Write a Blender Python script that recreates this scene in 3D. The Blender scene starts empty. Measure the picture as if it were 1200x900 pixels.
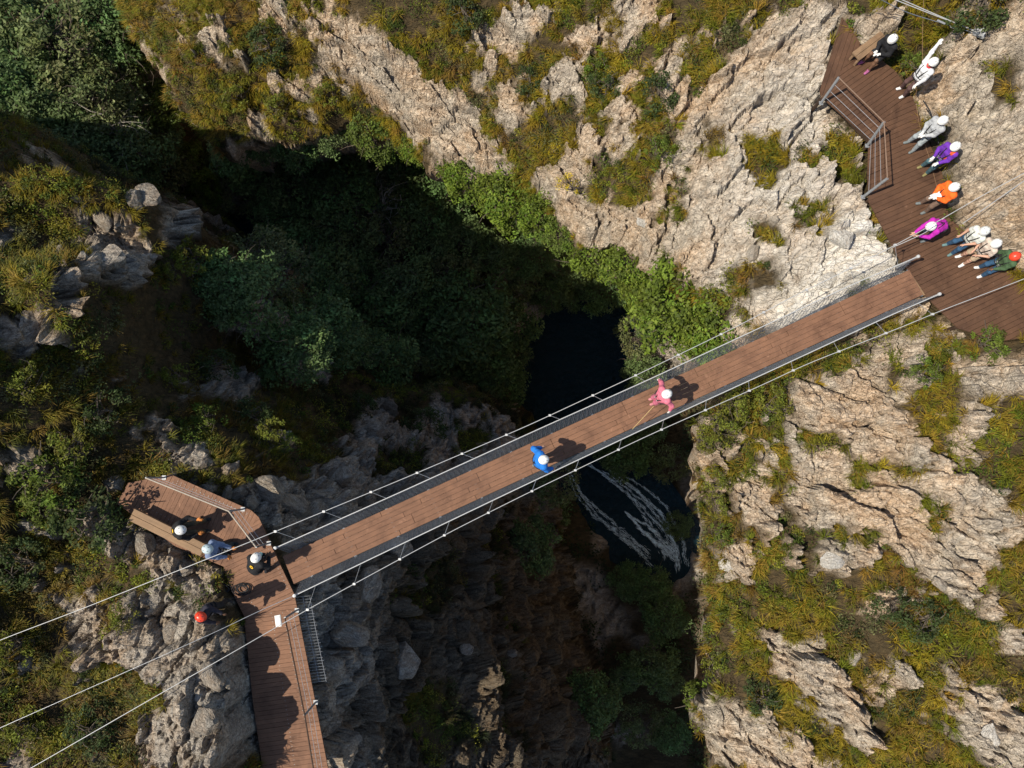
import bpy, math, random
import numpy as np
from mathutils import Vector, Matrix

SC = bpy.context.scene
COL = SC.collection
rnd = random.Random(7)
RNG = np.random.default_rng(11)
R = math.radians

# ------------------------------------------------------------------ camera, sky, sun, exposure
FOC, HC, TILT = 841.0, 21.0, R(7.0)          # focal length in photo pixels, metres above the decks, gimbal tilt
cam_d = bpy.data.cameras.new('camera')
cam_d.sensor_width = 36.0
cam_d.lens = 36.0 * FOC / 1200.0
cam_d.clip_start, cam_d.clip_end = 0.1, 500.0
cam = bpy.data.objects.new('camera', cam_d)
cam.location = (0, 0, HC)
cam.rotation_euler = (TILT, 0, 0)
COL.objects.link(cam)
SC.camera = cam

SUN_EL, SHADOW_AZ = R(54), R(18)             # shadows fall to the right and a little up the picture
world = bpy.data.worlds.new('World')
SC.world = world
world.use_nodes = True
wn = world.node_tree
wn.nodes.clear()
wo = wn.nodes.new('ShaderNodeOutputWorld')
wb = wn.nodes.new('ShaderNodeBackground')
ws = wn.nodes.new('ShaderNodeTexSky')
ws.sky_type = 'NISHITA'
ws.sun_disc = False
ws.sun_elevation = SUN_EL
ws.sun_rotation = math.atan2(-math.cos(SHADOW_AZ), -math.sin(SHADOW_AZ))
ws.air_density, ws.dust_density = 1.0, 0.6
wb.inputs['Strength'].default_value = 0.10
wn.links.new(ws.outputs[0], wb.inputs[0])
wn.links.new(wb.outputs[0], wo.inputs[0])

sun_d = bpy.data.lights.new('sun', 'SUN')
sun_d.energy = 4.6
sun_d.angle = R(0.5)
sun_d.color = (1.0, 0.92, 0.78)
sun = bpy.data.objects.new('sun', sun_d)
sdir = Vector((math.cos(SHADOW_AZ) * math.cos(SUN_EL), math.sin(SHADOW_AZ) * math.cos(SUN_EL), -math.sin(SUN_EL)))
sun.rotation_euler = sdir.to_track_quat('-Z', 'Y').to_euler()
sun.location = (-20, -6, 40)
COL.objects.link(sun)

SC.view_settings.view_transform = 'Standard'
SC.view_settings.look = 'None'
SC.view_settings.exposure = 0.38
SC.view_settings.gamma = 1.0
SC.view_settings.use_curve_mapping = False
SC.cycles.max_bounces = 5
SC.cycles.diffuse_bounces = 2
SC.cycles.glossy_bounces = 2
SC.cycles.transparent_max_bounces = 4
SC.cycles.use_denoising = True

# ------------------------------------------------------------------ survey: photo measurement + height -> metres on site
CT, ST = math.cos(TILT), math.sin(TILT)
def U(px, py, z=0.0):
    u, v = (px - 600.0) / FOC, (450.0 - py) / FOC
    yy, zz = v * CT + ST, v * ST - CT
    k = (z - HC) / zz
    return np.array((u * k, yy * k, z))
def project(P):
    P = np.asarray(P, float)
    x, y, z = P[..., 0], P[..., 1], P[..., 2] - HC
    cy, cz = y * CT + z * ST, -y * ST + z * CT
    return 600.0 + FOC * x / -cz, 450.0 - FOC * cy / -cz

# ------------------------------------------------------------------ noise in numpy
def _hash(ix, iy, iz, s):
    h = (ix.astype(np.int64) * 374761393 + iy.astype(np.int64) * 668265263 + iz.astype(np.int64) * 2147483647 + s * 144269504) & 0xffffffff
    h = ((h ^ (h >> 13)) * 1274126177) & 0xffffffff
    h = ((h ^ (h >> 16)) * 2246822519) & 0xffffffff
    return ((h ^ (h >> 15)) & 0xffffff) / float(0x1000000)
def vnoise(P, s=0):
    i = np.floor(P).astype(np.int64)
    f = P - i
    f = f * f * f * (f * (f * 6 - 15) + 10)
    r = 0
    for dx in (0, 1):
        wx = f[:, 0] if dx else 1 - f[:, 0]
        for dy in (0, 1):
            wy = f[:, 1] if dy else 1 - f[:, 1]
            for dz in (0, 1):
                wz = f[:, 2] if dz else 1 - f[:, 2]
                r = r + wx * wy * wz * _hash(i[:, 0] + dx, i[:, 1] + dy, i[:, 2] + dz, s)
    return r * 2 - 1
def fbm(P, freq, oct=4, s=0, gain=0.5, ridged=False):
    a, t, r = 1.0, 0.0, 0.0
    for o in range(oct):
        n = vnoise(P * freq + 17.3 * o, s + o * 13)
        if ridged:
            n = 1 - 2 * np.abs(n)
        r = r + a * n
        t += a
        a *= gain
        freq *= 2.03
    return r / t
def worley(P, s=0):
    """per point: random tilted facet height of its cell, F2-F1"""
    i = np.floor(P).astype(np.int64)
    f1 = np.full(len(P), 9.0); f2 = np.full(len(P), 9.0)
    fac = np.zeros(len(P)); cid = np.zeros(len(P))
    for dx in (-1, 0, 1):
        for dy in (-1, 0, 1):
            for dz in (-1, 0, 1):
                cx, cy, cz = i[:, 0] + dx, i[:, 1] + dy, i[:, 2] + dz
                a, b, c = _hash(cx, cy, cz, s), _hash(cx, cy, cz, s + 1), _hash(cx, cy, cz, s + 2)
                ox, oy, oz = P[:, 0] - cx - a, P[:, 1] - cy - b, P[:, 2] - cz - c
                d = ox * ox + oy * oy + oz * oz
                near = d < f1
                f2 = np.where(near, f1, np.minimum(f2, d))
                f1 = np.where(near, d, f1)
                e, g, h = _hash(cx, cy, cz, s + 3), _hash(cx, cy, cz, s + 4), _hash(cx, cy, cz, s + 5)
                fac = np.where(near, (e - .5) * 1.6 * ox + (g - .5) * 1.6 * oy + (h - .5) * 1.1, fac)
                cid = np.where(near, h, cid)
    return fac, np.sqrt(f2) - np.sqrt(f1), cid
def sstep(a, b, x):
    t = np.clip((x - a) / (b - a), 0, 1)
    return t * t * (3 - 2 * t)
def poly_sd(poly, x, y):
    """signed distance (positive inside), nearest point, inward normal"""
    poly = np.asarray(poly, float)
    best = np.full(x.shape, 1e9)
    nx = np.zeros_like(best); ny = np.zeros_like(best); qx = np.zeros_like(best); qy = np.zeros_like(best)
    inside = np.zeros(x.shape, bool)
    n = len(poly)
    area = 0
    for k in range(n):
        a, b = poly[k], poly[(k + 1) % n]
        area += a[0] * b[1] - b[0] * a[1]
    sg = 1 if area > 0 else -1
    for k in range(n):
        a, b = poly[k], poly[(k + 1) % n]
        e = b - a
        L2 = max(e @ e, 1e-12)
        t = np.clip(((x - a[0]) * e[0] + (y - a[1]) * e[1]) / L2, 0, 1)
        cx, cy = a[0] + t * e[0], a[1] + t * e[1]
        d = np.hypot(x - cx, y - cy)
        m = d < best
        best = np.where(m, d, best); qx = np.where(m, cx, qx); qy = np.where(m, cy, qy)
        L = math.sqrt(L2)
        nx = np.where(m, -e[1] / L * sg, nx); ny = np.where(m, e[0] / L * sg, ny)
        if a[1] != b[1]:
            c = ((a[1] > y) != (b[1] > y)) & (x < (b[0] - a[0]) * (y - a[1]) / (b[1] - a[1]) + a[0])
            inside ^= c
    return np.where(inside, best, -best), qx, qy, nx, ny

# ------------------------------------------------------------------ mesh helpers
def mesh_np(name, V, F, smooth=False):
    """V (n,3); F (m,3) or (m,4) int array, or a list of such arrays"""
    Fs = [f for f in (F if isinstance(F, list) else [F]) if len(f)]
    me = bpy.data.meshes.new(name)
    V = np.asarray(V, np.float32)
    me.vertices.add(len(V))
    me.vertices.foreach_set('co', V.ravel())
    tot = np.concatenate([np.full(len(f), f.shape[1], np.int32) for f in Fs])
    idx = np.concatenate([np.asarray(f, np.int32).ravel() for f in Fs])
    me.loops.add(len(idx))
    me.loops.foreach_set('vertex_index', idx)
    me.polygons.add(len(tot))
    st = np.concatenate(([0], np.cumsum(tot)[:-1])).astype(np.int32)
    me.polygons.foreach_set('loop_start', st)
    me.polygons.foreach_set('loop_total', tot)
    me.polygons.foreach_set('use_smooth', np.full(len(tot), bool(smooth)))
    me.update(calc_edges=True)
    return me
def attr(me, name, data, kind='FLOAT_COLOR'):
    a = me.attributes.new(name, kind, 'POINT')
    data = np.asarray(data, np.float32)
    if kind == 'FLOAT_COLOR':
        if data.shape[1] == 3:
            data = np.concatenate([data, np.ones((len(data), 1), np.float32)], 1)
        a.data.foreach_set('color', data.ravel())
    else:
        a.data.foreach_set('value', data.ravel())
def obj(name, me, mat=None, parent=None, label=None, cat=None, group=None, kind=None):
    o = bpy.data.objects.new(name, me)
    COL.objects.link(o)
    if parent is not None:
        o.parent = parent
    if mat is not None and me is not None:
        for m in (mat if isinstance(mat, (list, tuple)) else [mat]):
            if len(me.materials) < (len(mat) if isinstance(mat, (list, tuple)) else 1):
                me.materials.append(m)
    tag(o, label, cat, group, kind)
    return o
def tag(o, label=None, cat=None, group=None, kind=None):
    if label: o['label'] = label
    if cat: o['category'] = cat
    if group: o['group'] = group
    if kind: o['kind'] = kind
    return o
def thing(name, label, cat, loc=(0, 0, 0), rz=0.0, group=None):
    o = obj(name, None, label=label, cat=cat, group=group)
    o.location = tuple(float(c) for c in loc)
    o.rotation_euler = (0, 0, rz)
    o.empty_display_size = 0.2
    return o
def copy_tree(o, parent=None):
    c = o.copy()
    COL.objects.link(c)
    c.parent = parent
    for ch in list(o.children):
        copy_tree(ch, c)
    return c

class MB:
    """collects simple shapes into one mesh"""
    def __init__(s):
        s.v, s.f3, s.f4, s.n = [], [], [], 0
    def add(s, V, F):
        V = np.asarray(V, float); F = np.asarray(F, int)
        s.v.append(V)
        (s.f4 if F.shape[1] == 4 else s.f3).append(F + s.n)
        s.n += len(V)
    def box(s, c, d, M=None):
        V = np.array([(x, y, z) for x in (-.5, .5) for y in (-.5, .5) for z in (-.5, .5)]) * np.array(d)
        if M is not None:
            V = V @ np.asarray(M)[:3, :3].T
        s.add(V + np.array(c), [(0, 1, 3, 2), (4, 6, 7, 5), (0, 4, 5, 1), (2, 3, 7, 6), (0, 2, 6, 4), (1, 5, 7, 3)])
        return s
    def bar(s, a, b, w, h=None, up=(0, 0, 1)):
        a, b = np.array(a, float), np.array(b, float)
        d = b - a; L = np.linalg.norm(d); d /= L
        u = np.array(up, float)
        if abs(d @ u) > .97: u = np.array((1., 0, 0))
        sx = np.cross(d, u); sx /= np.linalg.norm(sx)
        sz = np.cross(sx, d)
        return s.box((a + b) / 2, (w, L, h or w), np.stack([sx, d, sz], 1))
    def tube(s, pts, r, n=6, cap=True):
        P = np.asarray(pts, float)
        rr = np.broadcast_to(np.asarray(r, float), (len(P),))
        T = np.gradient(P, axis=0)
        T /= np.maximum(np.linalg.norm(T, axis=1, keepdims=True), 1e-9)
        u = np.array((0, 0, 1.)) if abs(T[0, 2]) < .9 else np.array((1., 0, 0))
        rings = []
        for p, t, q in zip(P, T, rr):
            a = np.cross(t, u); a /= max(np.linalg.norm(a), 1e-9)
            u = np.cross(a, t)
            an = np.arange(n) * 2 * math.pi / n
            rings.append(p + q * (np.cos(an)[:, None] * a + np.sin(an)[:, None] * u))
        V = np.concatenate(rings)
        F = [(k * n + j, k * n + (j + 1) % n, (k + 1) * n + (j + 1) % n, (k + 1) * n + j) for k in range(len(P) - 1) for j in range(n)]
        s.add(V, F)
        if cap:
            for k0 in (0, len(P) - 1):
                b = s.n
                ring = V[k0 * n:(k0 + 1) * n]
                s.add(np.concatenate([ring, ring.mean(0, keepdims=True)]), [((j + 1) % n, j, n) if k0 == 0 else (j, (j + 1) % n, n) for j in range(n)])
        return s
    def lathe(s, prof, n=16, M=None, o=(0, 0, 0), sc=(1, 1, 1)):
        an = np.arange(n) * 2 * math.pi / n
        V = np.concatenate([np.stack([r * np.cos(an), r * np.sin(an), np.full(n, z)], 1) for r, z in prof]) * np.array(sc)
        if M is not None: V = V @ np.asarray(M)[:3, :3].T
        F = [(k * n + j, k * n + (j + 1) % n, (k + 1) * n + (j + 1) % n, (k + 1) * n + j) for k in range(len(prof) - 1) for j in range(n)]
        s.add(V + np.array(o), F)
        return s
    def prism(s, poly, z0, z1, bev=0.0):
        P = np.asarray(poly, float)
        if sum(P[k][0] * P[(k + 1) % len(P)][1] - P[(k + 1) % len(P)][0] * P[k][1] for k in range(len(P))) < 0:
            P = P[::-1]
        n = len(P); c = P.mean(0)
        V = np.concatenate([np.c_[P, np.full(n, z0)], np.c_[P, np.full(n, z1)], [[c[0], c[1], z0], [c[0], c[1], z1]]])
        s.add(V, [(k, (k + 1) % n, n + (k + 1) % n, n + k) for k in range(n)])
        b = s.n - len(V)
        s.f3.append(np.array([((k + 1) % n, k, 2 * n) for k in range(n)] + [(n + k, n + (k + 1) % n, 2 * n + 1) for k in range(n)]) + b)
        return s
    def mesh(s, name, smooth=False):
        fs = []
        if s.f3: fs.append(np.concatenate(s.f3))
        if s.f4: fs.append(np.concatenate(s.f4))
        return mesh_np(name, np.concatenate(s.v), fs, smooth)
    def build(s, name, mat, parent=None, smooth=False, **k):
        return obj(name, s.mesh(name, smooth), mat, parent, **k)

# ------------------------------------------------------------------ materials
def _nodes(name):
    m = bpy.data.materials.new(name)
    m.use_nodes = True
    nt = m.node_tree
    return m, nt, nt.nodes['Principled BSDF'], nt.nodes, nt.links
def _noise(nt, co, scale, detail=4, rough=.6, dist=0.0):
    n = nt.nodes.new('ShaderNodeTexNoise')
    n.inputs['Scale'].default_value = scale
    n.inputs['Detail'].default_value = detail
    n.inputs['Roughness'].default_value = rough
    n.inputs['Distortion'].default_value = dist
    if co is not None: nt.links.new(co, n.inputs['Vector'])
    return n.outputs[0]
def _ramp(nt, fac, stops):
    r = nt.nodes.new('ShaderNodeValToRGB')
    e = r.color_ramp.elements
    while len(e) < len(stops): e.new(0.5)
    for q, (p, c) in zip(e, stops):
        q.position = p
        q.color = (c[0], c[1], c[2], 1) if not isinstance(c, (int, float)) else (c, c, c, 1)
    nt.links.new(fac, r.inputs[0])
    return r.outputs[0]
def _mix(nt, fac, a, b, mode='MIX'):
    m = nt.nodes.new('ShaderNodeMix')
    m.data_type = 'RGBA'; m.blend_type = mode
    for s, v in ((m.inputs[0], fac), (m.inputs[6], a), (m.inputs[7], b)):
        if isinstance(v, (int, float)): s.default_value = v
        elif isinstance(v, tuple): s.default_value = (*v, 1) if len(v) == 3 else v
        else: nt.links.new(v, s)
    return m.outputs[2]
def _bump(nt, h, bsdf, strength=.3, dist=.02):
    b = nt.nodes.new('ShaderNodeBump')
    b.inputs['Strength'].default_value = strength
    b.inputs['Distance'].default_value = dist
    nt.links.new(h, b.inputs['Height'])
    nt.links.new(b.outputs[0], bsdf.inputs['Normal'])
def mat_plain(name, c, rough=.7, var=.25, scale=25, metal=0.0, bump=.15, coords='Object', spec=.3):
    m, nt, b, N, L = _nodes(name)
    tc = N.new('ShaderNodeTexCoord').outputs[coords]
    n = _noise(nt, tc, scale)
    lo = tuple(x * (1 - var) for x in c); hi = tuple(min(1, x * (1 + var)) for x in c)
    L.new(_ramp(nt, n, [(.3, lo), (.7, hi)]), b.inputs['Base Color'])
    b.inputs['Roughness'].default_value = rough
    b.inputs['Metallic'].default_value = metal
    b.inputs['Specular IOR Level'].default_value = spec
    _bump(nt, _noise(nt, tc, scale * 4, 3), b, bump, .01)
    return m
def mat_rock(name, tint=(1, 1, 1), strike=R(32)):
    """rock / soil by the 'rock' attribute, fresh pale rock by 'fresh'"""
    m, nt, b, N, L = _nodes(name)
    tc = N.new('ShaderNodeTexCoord').outputs['Object']
    a = N.new('ShaderNodeAttribute'); a.attribute_name = 'rock'
    fr = N.new('ShaderNodeAttribute'); fr.attribute_name = 'fresh'
    mp = N.new('ShaderNodeMapping')
    mp.inputs['Rotation'].default_value = (0, 0, strike); mp.inputs['Scale'].default_value = (.55, 1.5, 1.0)
    L.new(tc, mp.inputs[0])
    tcs = mp.outputs[0]
    big = _noise(nt, tc, .55, 5, .62, .4)
    mid = _noise(nt, tcs, 3.0, 8, .72, .6)
    spk = _noise(nt, tc, 7.5, 6, .75, .3)
    fine = _noise(nt, tc, 19, 5, .75)
    T = lambda c: tuple(x * t for x, t in zip(c, tint))
    grey = _ramp(nt, mid, [(.30, T((.15, .13, .11))), (.43, T((.31, .275, .235))), (.56, T((.45, .405, .345))), (.72, T((.60, .55, .475)))])
    warm = _ramp(nt, mid, [(.32, T((.24, .165, .105))), (.48, T((.44, .335, .24))), (.68, T((.62, .52, .415)))])
    c = _mix(nt, _ramp(nt, big, [(.42, 0), (.62, 1)]), grey, warm)
    # lichen freckles and dark weathering stains with their own outline
    c = _mix(nt, _ramp(nt, spk, [(.34, .8), (.45, 0)]), c, T((.085, .075, .058)))
    c = _mix(nt, _ramp(nt, spk, [(.58, 0), (.68, .6)]), c, T((.66, .62, .55)))
    c = _mix(nt, 1.0, c, _ramp(nt, fine, [(.3, .5), (.7, 1.45)]), 'MULTIPLY')
    st = _noise(nt, tcs, 1.1, 6, .7, 1.2)
    c = _mix(nt, _ramp(nt, st, [(.56, 0), (.68, .6)]), c, T((.13, .105, .075)))
    pale = _ramp(nt, mid, [(.3, (.46, .35, .25)), (.45, (.74, .68, .59)), (.65, (.86, .82, .75))])
    c = _mix(nt, fr.outputs['Fac'], c, pale)
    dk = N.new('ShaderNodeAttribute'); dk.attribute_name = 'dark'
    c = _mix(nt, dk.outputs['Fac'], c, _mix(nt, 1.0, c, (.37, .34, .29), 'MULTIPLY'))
    soil = _ramp(nt, mid, [(.3, (.035, .026, .014)), (.5, (.075, .055, .028)), (.7, (.13, .085, .04))])
    c = _mix(nt, a.outputs['Fac'], soil, c)
    L.new(c, b.inputs['Base Color'])
    b.inputs['Roughness'].default_value = .92
    b.inputs['Specular IOR Level'].default_value = .15
    vo = N.new('ShaderNodeTexVoronoi'); vo.feature = 'DISTANCE_TO_EDGE'; vo.inputs['Scale'].default_value = 3.2
    wv = N.new('ShaderNodeVectorMath'); wv.operation = 'MULTIPLY_ADD'; wv.inputs[1].default_value = (.5, .5, .5)
    nz = N.new('ShaderNodeTexNoise'); nz.inputs['Scale'].default_value = 2.5; nz.inputs['Detail'].default_value = 4
    L.new(tcs, nz.inputs['Vector']); L.new(nz.outputs['Color'], wv.inputs[0]); L.new(tcs, wv.inputs[2]); L.new(wv.outputs[0], vo.inputs['Vector'])
    ck = _ramp(nt, vo.outputs['Distance'], [(0, 0), (.06, 1)])
    add = N.new('ShaderNodeMath'); add.operation = 'ADD'
    L.new(mid, add.inputs[0]); L.new(spk, add.inputs[1])
    ad2 = N.new('ShaderNodeMath'); ad2.operation = 'MULTIPLY_ADD'; ad2.inputs[1].default_value = .35
    L.new(ck, ad2.inputs[0]); L.new(add.outputs[0], ad2.inputs[2])
    _bump(nt, ad2.outputs[0], b, 1.0, .11)
    return m
def mat_leaf(name, var=.35, transl=.3, fixed=None):
    """colour from the 'Col' attribute (each plant's own colour), slightly translucent"""
    m, nt, b, N, L = _nodes(name)
    tc = N.new('ShaderNodeTexCoord').outputs['Object']
    oi = N.new('ShaderNodeObjectInfo')
    if fixed is None:
        a = N.new('ShaderNodeAttribute'); a.attribute_name = 'Col'
        c = a.outputs['Color']
    else:
        rgb = N.new('ShaderNodeRGB'); rgb.outputs[0].default_value = (*fixed, 1); c = rgb.outputs[0]
    n = _noise(nt, tc, 9, 3)
    c = _mix(nt, 1.0, c, _ramp(nt, n, [(.25, 1 - var), (.75, 1 + var)]), 'MULTIPLY')
    L.new(c, b.inputs['Base Color'])
    b.inputs['Roughness'].default_value = .65
    b.inputs['Specular IOR Level'].default_value = .25
    t = N.new('ShaderNodeBsdfTranslucent')
    L.new(c, t.inputs[0])
    mx = N.new('ShaderNodeMixShader'); mx.inputs[0].default_value = transl
    L.new(b.outputs[0], mx.inputs[1]); L.new(t.outputs[0], mx.inputs[2])
    L.new(mx.outputs[0], N['Material Output'].inputs[0])
    return m
def mat_wood(name, c, axis_scale=(2, 40, 40), var=.35, rough=.75):
    """planks: tone varies per plank, grain along the plank's local x"""
    m, nt, b, N, L = _nodes(name)
    tc = N.new('ShaderNodeTexCoord').outputs['Object']
    oi = N.new('ShaderNodeObjectInfo')
    sh = N.new('ShaderNodeVectorMath'); sh.operation = 'MULTIPLY_ADD'
    sh.inputs[1].default_value = (37.0, 53.0, 71.0)
    L.new(oi.outputs['Random'], sh.inputs[0]); L.new(tc, sh.inputs[2])
    tc = sh.outputs[0]
    mp = N.new('ShaderNodeMapping'); mp.inputs['Scale'].default_value = axis_scale
    L.new(tc, mp.inputs[0])
    g = _noise(nt, mp.outputs[0], 1.0, 5, .65)
    lo = tuple(x * (1 - var) for x in c); hi = tuple(x * (1 + var) for x in c)
    col = _ramp(nt, g, [(.28, lo), (.72, hi)])
    col = _mix(nt, 1.0, col, _ramp(nt, oi.outputs['Random'], [(0, (.94, .93, .93)), (.5, (1, .995, .99)), (1, (1.06, 1.05, 1.04))]), 'MULTIPLY')
    sc = _noise(nt, tc, 5, 6, .75, 1.5)
    col = _mix(nt, _ramp(nt, sc, [(.59, 0), (.70, .5)]), col, tuple(min(1, x * 2.2 + .03) for x in c))     # scuffs
    geo = N.new('ShaderNodeNewGeometry').outputs['Position']
    col = _mix(nt, 1.0, col, _ramp(nt, _noise(nt, geo, 1.3, 6, .7, .8), [(.3, (.62, .60, .60)), (.5, (1, 1, 1)), (.72, (1.22, 1.2, 1.16))]), 'MULTIPLY')      # dirt and worn patches across boards
    L.new(col, b.inputs['Base Color'])
    b.inputs['Roughness'].default_value = rough
    b.inputs['Specular IOR Level'].default_value = .3
    _bump(nt, g, b, .12, .004)
    return m

M = {}
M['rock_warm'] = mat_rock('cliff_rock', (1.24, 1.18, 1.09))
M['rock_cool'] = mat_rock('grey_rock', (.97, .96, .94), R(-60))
M['leaf'] = mat_leaf('foliage')
M['bark'] = mat_plain('bark', (.10, .08, .06), .9, .4, 12)
M['deadwood'] = mat_plain('pale_branch', (.30, .27, .23), .9, .3, 12)
M['steel'] = mat_plain('galvanised_steel', (.55, .56, .57), .45, .15, 30, .6)
M['rope_white'] = mat_plain('pale_cable', (.50, .50, .49), .5, .1, 40, .2)
M['cable'] = mat_plain('steel_cable', (.46, .47, .48), .45, .15, 60, .6)
M['net'] = mat_plain('dark_netting', (.20, .22, .25), .5, .2, 40, .5)
M['deck_red'] = mat_wood('red_deck_boards', (.185, .095, .056), (4, 90, 90), .24)
M['deck_brown'] = mat_wood('brown_deck_boards', (.095, .049, .028), (5, 150, 150), .2)
M['bench_wood'] = mat_wood('bench_wood', (.22, .14, .08), var=.2)
M['dark_timber'] = mat_wood('dark_timber', (.05, .03, .02))
# ------------------------------------------------------------------ terrain
def rbf(ctrl, c=1.2, reg=1e-3, extra=()):
    W = np.array([U(*p) for p in ctrl] + [np.array(q, float) for q in extra])
    X, Z = W[:, :2], W[:, 2]
    n = len(X)
    D = np.sqrt(((X[:, None] - X[None]) ** 2).sum(-1) + c * c)
    A = np.zeros((n + 3, n + 3))
    A[:n, :n] = D + reg * np.eye(n) * 10
    A[:n, n] = 1; A[:n, n + 1:] = X; A[n, :n] = 1; A[n + 1:, :n] = X.T
    s = np.linalg.solve(A, np.concatenate([Z, np.zeros(3)]))
    def f(x, y):
        x = np.asarray(x, float); y = np.asarray(y, float)
        r = s[n] + s[n + 1] * x + s[n + 2] * y
        for k in range(n):
            r = r + s[k] * np.sqrt((x - X[k, 0]) ** 2 + (y - X[k, 1]) ** 2 + c * c)
        return r
    return f

RIM = [(60, -300, -11), (128, -20, -10), (150, 40, -10), (185, 90, -10), (222, 150, -11), (245, 170, -11.5), (330, 158, -11), (400, 140, -10.5),
       (450, 150, -10.3), (500, 185, -10), (545, 200, -9.6), (590, 205, -9), (640, 235, -8.5), (680, 285, -8), (735, 298, -6.2), (775, 325, -5),
       (830, 360, -3.6), (870, 395, -2.7), (860, 440, -2.6), (822, 490, -3), (815, 520, -3.2), (835, 570, -3.6), (838, 640, -4), (845, 690, -4.5),
       (835, 740, -5), (848, 790, -5.2), (828, 840, -5.5), (840, 910, -6), (850, 1150, -7)]
RIM_OUT = [(1600, 1150, 0), (1600, -300, 6)]
C_RIGHT = RIM + [(300, -10, -7.5), (250, 60, -8.6), (350, 80, -8.8), (320, 130, -10.4), (450, 60, -7), (450, 110, -8.8), (540, 30, -5.5),
       (560, 120, -7.5), (620, 150, -6.8), (650, 60, -4.8), (700, 180, -5.3), (740, 60, -3.5), (760, 200, -4.0), (700, 250, -6.8),
       (800, 100, -2.5), (850, 200, -2.0), (850, 30, -1.5), (900, 120, -1.2), (930, 230, -.8), (900, 330, -1.9), (980, 280, -.55),
       (950, 60, -.45), (1000, 80, -.3), (1000, 0, .3), (1060, 0, .8), (1100, 70, .45), (1100, 0, 1.2), (1150, 100, 1.1), (1200, 0, 2.4),
       (1200, 150, 2.0), (1130, 205, .6), (1200, 250, 1.3), (1175, 290, .35), (1200, 350, 0), (1100, 350, -.5), (1050, 400, -.9),
       (950, 430, -1.5), (1000, 500, -1.3), (900, 500, -2.2), (1100, 450, -.4), (1200, 450, .4), (1100, 600, -1), (1200, 600, -.1),
       (950, 600, -2.3), (900, 650, -3.2), (1000, 700, -2.6), (1100, 750, -2), (1200, 750, -1.2), (900, 800, -4.2), (1000, 850, -3.8),
       (1100, 880, -3), (1200, 900, -2.2), (1400, 450, 2.5), (1400, 0, 5), (1400, 900, 0), (1000, 1100, -5), (600, -250, -3), (900, -250, 0), (300, -250, -6)]
C_LEFT = [(200, 590, -.4), (150, 585, -.4), (300, 650, -.5), (330, 720, -.5), (350, 880, -.5), (268, 800, 1.15), (282, 860, 1.4), (284, 742, .6), (276, 910, 1.4), (200, 720, .2),
       (150, 640, 0), (100, 800, .3), (0, 700, .3), (0, 900, .6), (200, 900, .8), (60, 560, .4), (0, 450, 2.6), (0, 330, 2.6), (60, 390, 1.7),
       (100, 300, .8), (50, 250, .7), (0, 238, 1.2), (60, 235, .9), (140, 240, .3), (200, 260, -1.0),
       (150, 270, -.3), (250, 300, -4.5), (290, 330, -6), (200, 330, -1.6), (150, 380, .1), (240, 400, -3.8), (320, 400, -7), (150, 480, -.1),
       (250, 480, -2.6), (330, 470, -5.2), (400, 450, -9), (450, 500, -10), (560, 480, -14), (600, 510, -15.5), (250, 540, -1.0), (330, 560, -2.4),
       (400, 560, -4.8), (480, 560, -8), (540, 570, -11), (350, 610, -1.9), (420, 640, -3.7), (480, 640, -6.5), (550, 640, -11), (600, 620, -17),
       (400, 720, -2.6), (470, 720, -5.5), (560, 720, -10.5), (640, 720, -19), (400, 800, -2.5), (480, 800, -5.5), (580, 800, -10), (655, 800, -18),
       (400, 900, -3), (500, 900, -6.5), (620, 900, -11), (690, 900, -19), (640, 560, -20), (660, 500, -23), (400, 400, -9), (560, 440, -14),
       (-250, 450, 6), (-250, 330, 5.5), (-150, 90, 1.7), (-300, 45, 2.4), (-500, 20, 3), (-150, 300, 2), (-250, 800, 4), (-250, -200, -15)]
W_LEFT = [(-8, -13, 1.5), (-8, -18, 2.5), (-8, -27, 3.5), (-14, -13, 3.5), (-15, -19, 5), (-15, -27, 6), (-5, -13, -3), (-4.6, -18, -2.5), (-4.6, -27, -2), (-1, -14, -10.5), (-1, -20, -11), (-1, -27, -11), (3, -16, -21), (3, -24, -22), (-22, -20, 7), (-24, -8, 5)]  # off-frame ridge heights, raised so the lower gorge lies in shade
C_FLOOR = [(60, 60, -14.5), (0, 150, -14.5), (-150, 0, -13.5), (200, 200, -17), (290, 280, -21.5), (200, 60, -15.5), (250, 200, -19.5), (330, 210, -21), (400, 190, -20.5), (500, 240, -22),
       (600, 320, -22), (400, 350, -20.5), (500, 360, -21), (560, 400, -23), (640, 430, -28), (690, 400, -28), (720, 440, -28), (690, 490, -28), (740, 520, -27.4), (700, 570, -27.6), (780, 560, -27.4), (780, 640, -28.2), (820, 520, -26),
       (700, 650, -26.5), (690, 760, -26.5), (760, 740, -27), (820, 680, -26), (800, 850, -27), (720, 900, -27.5), (830, 950, -26),
       (600, 700, -26), (600, 900, -26), (500, 600, -24), (300, 400, -23), (100, 300, -22), (1000, 500, -26), (1000, 100, -24), (700, 0, -22), (400, -50, -19),
       (1000, 900, -26), (100, -300, -15), (700, 1200, -27), (0, 700, -23)]
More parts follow.
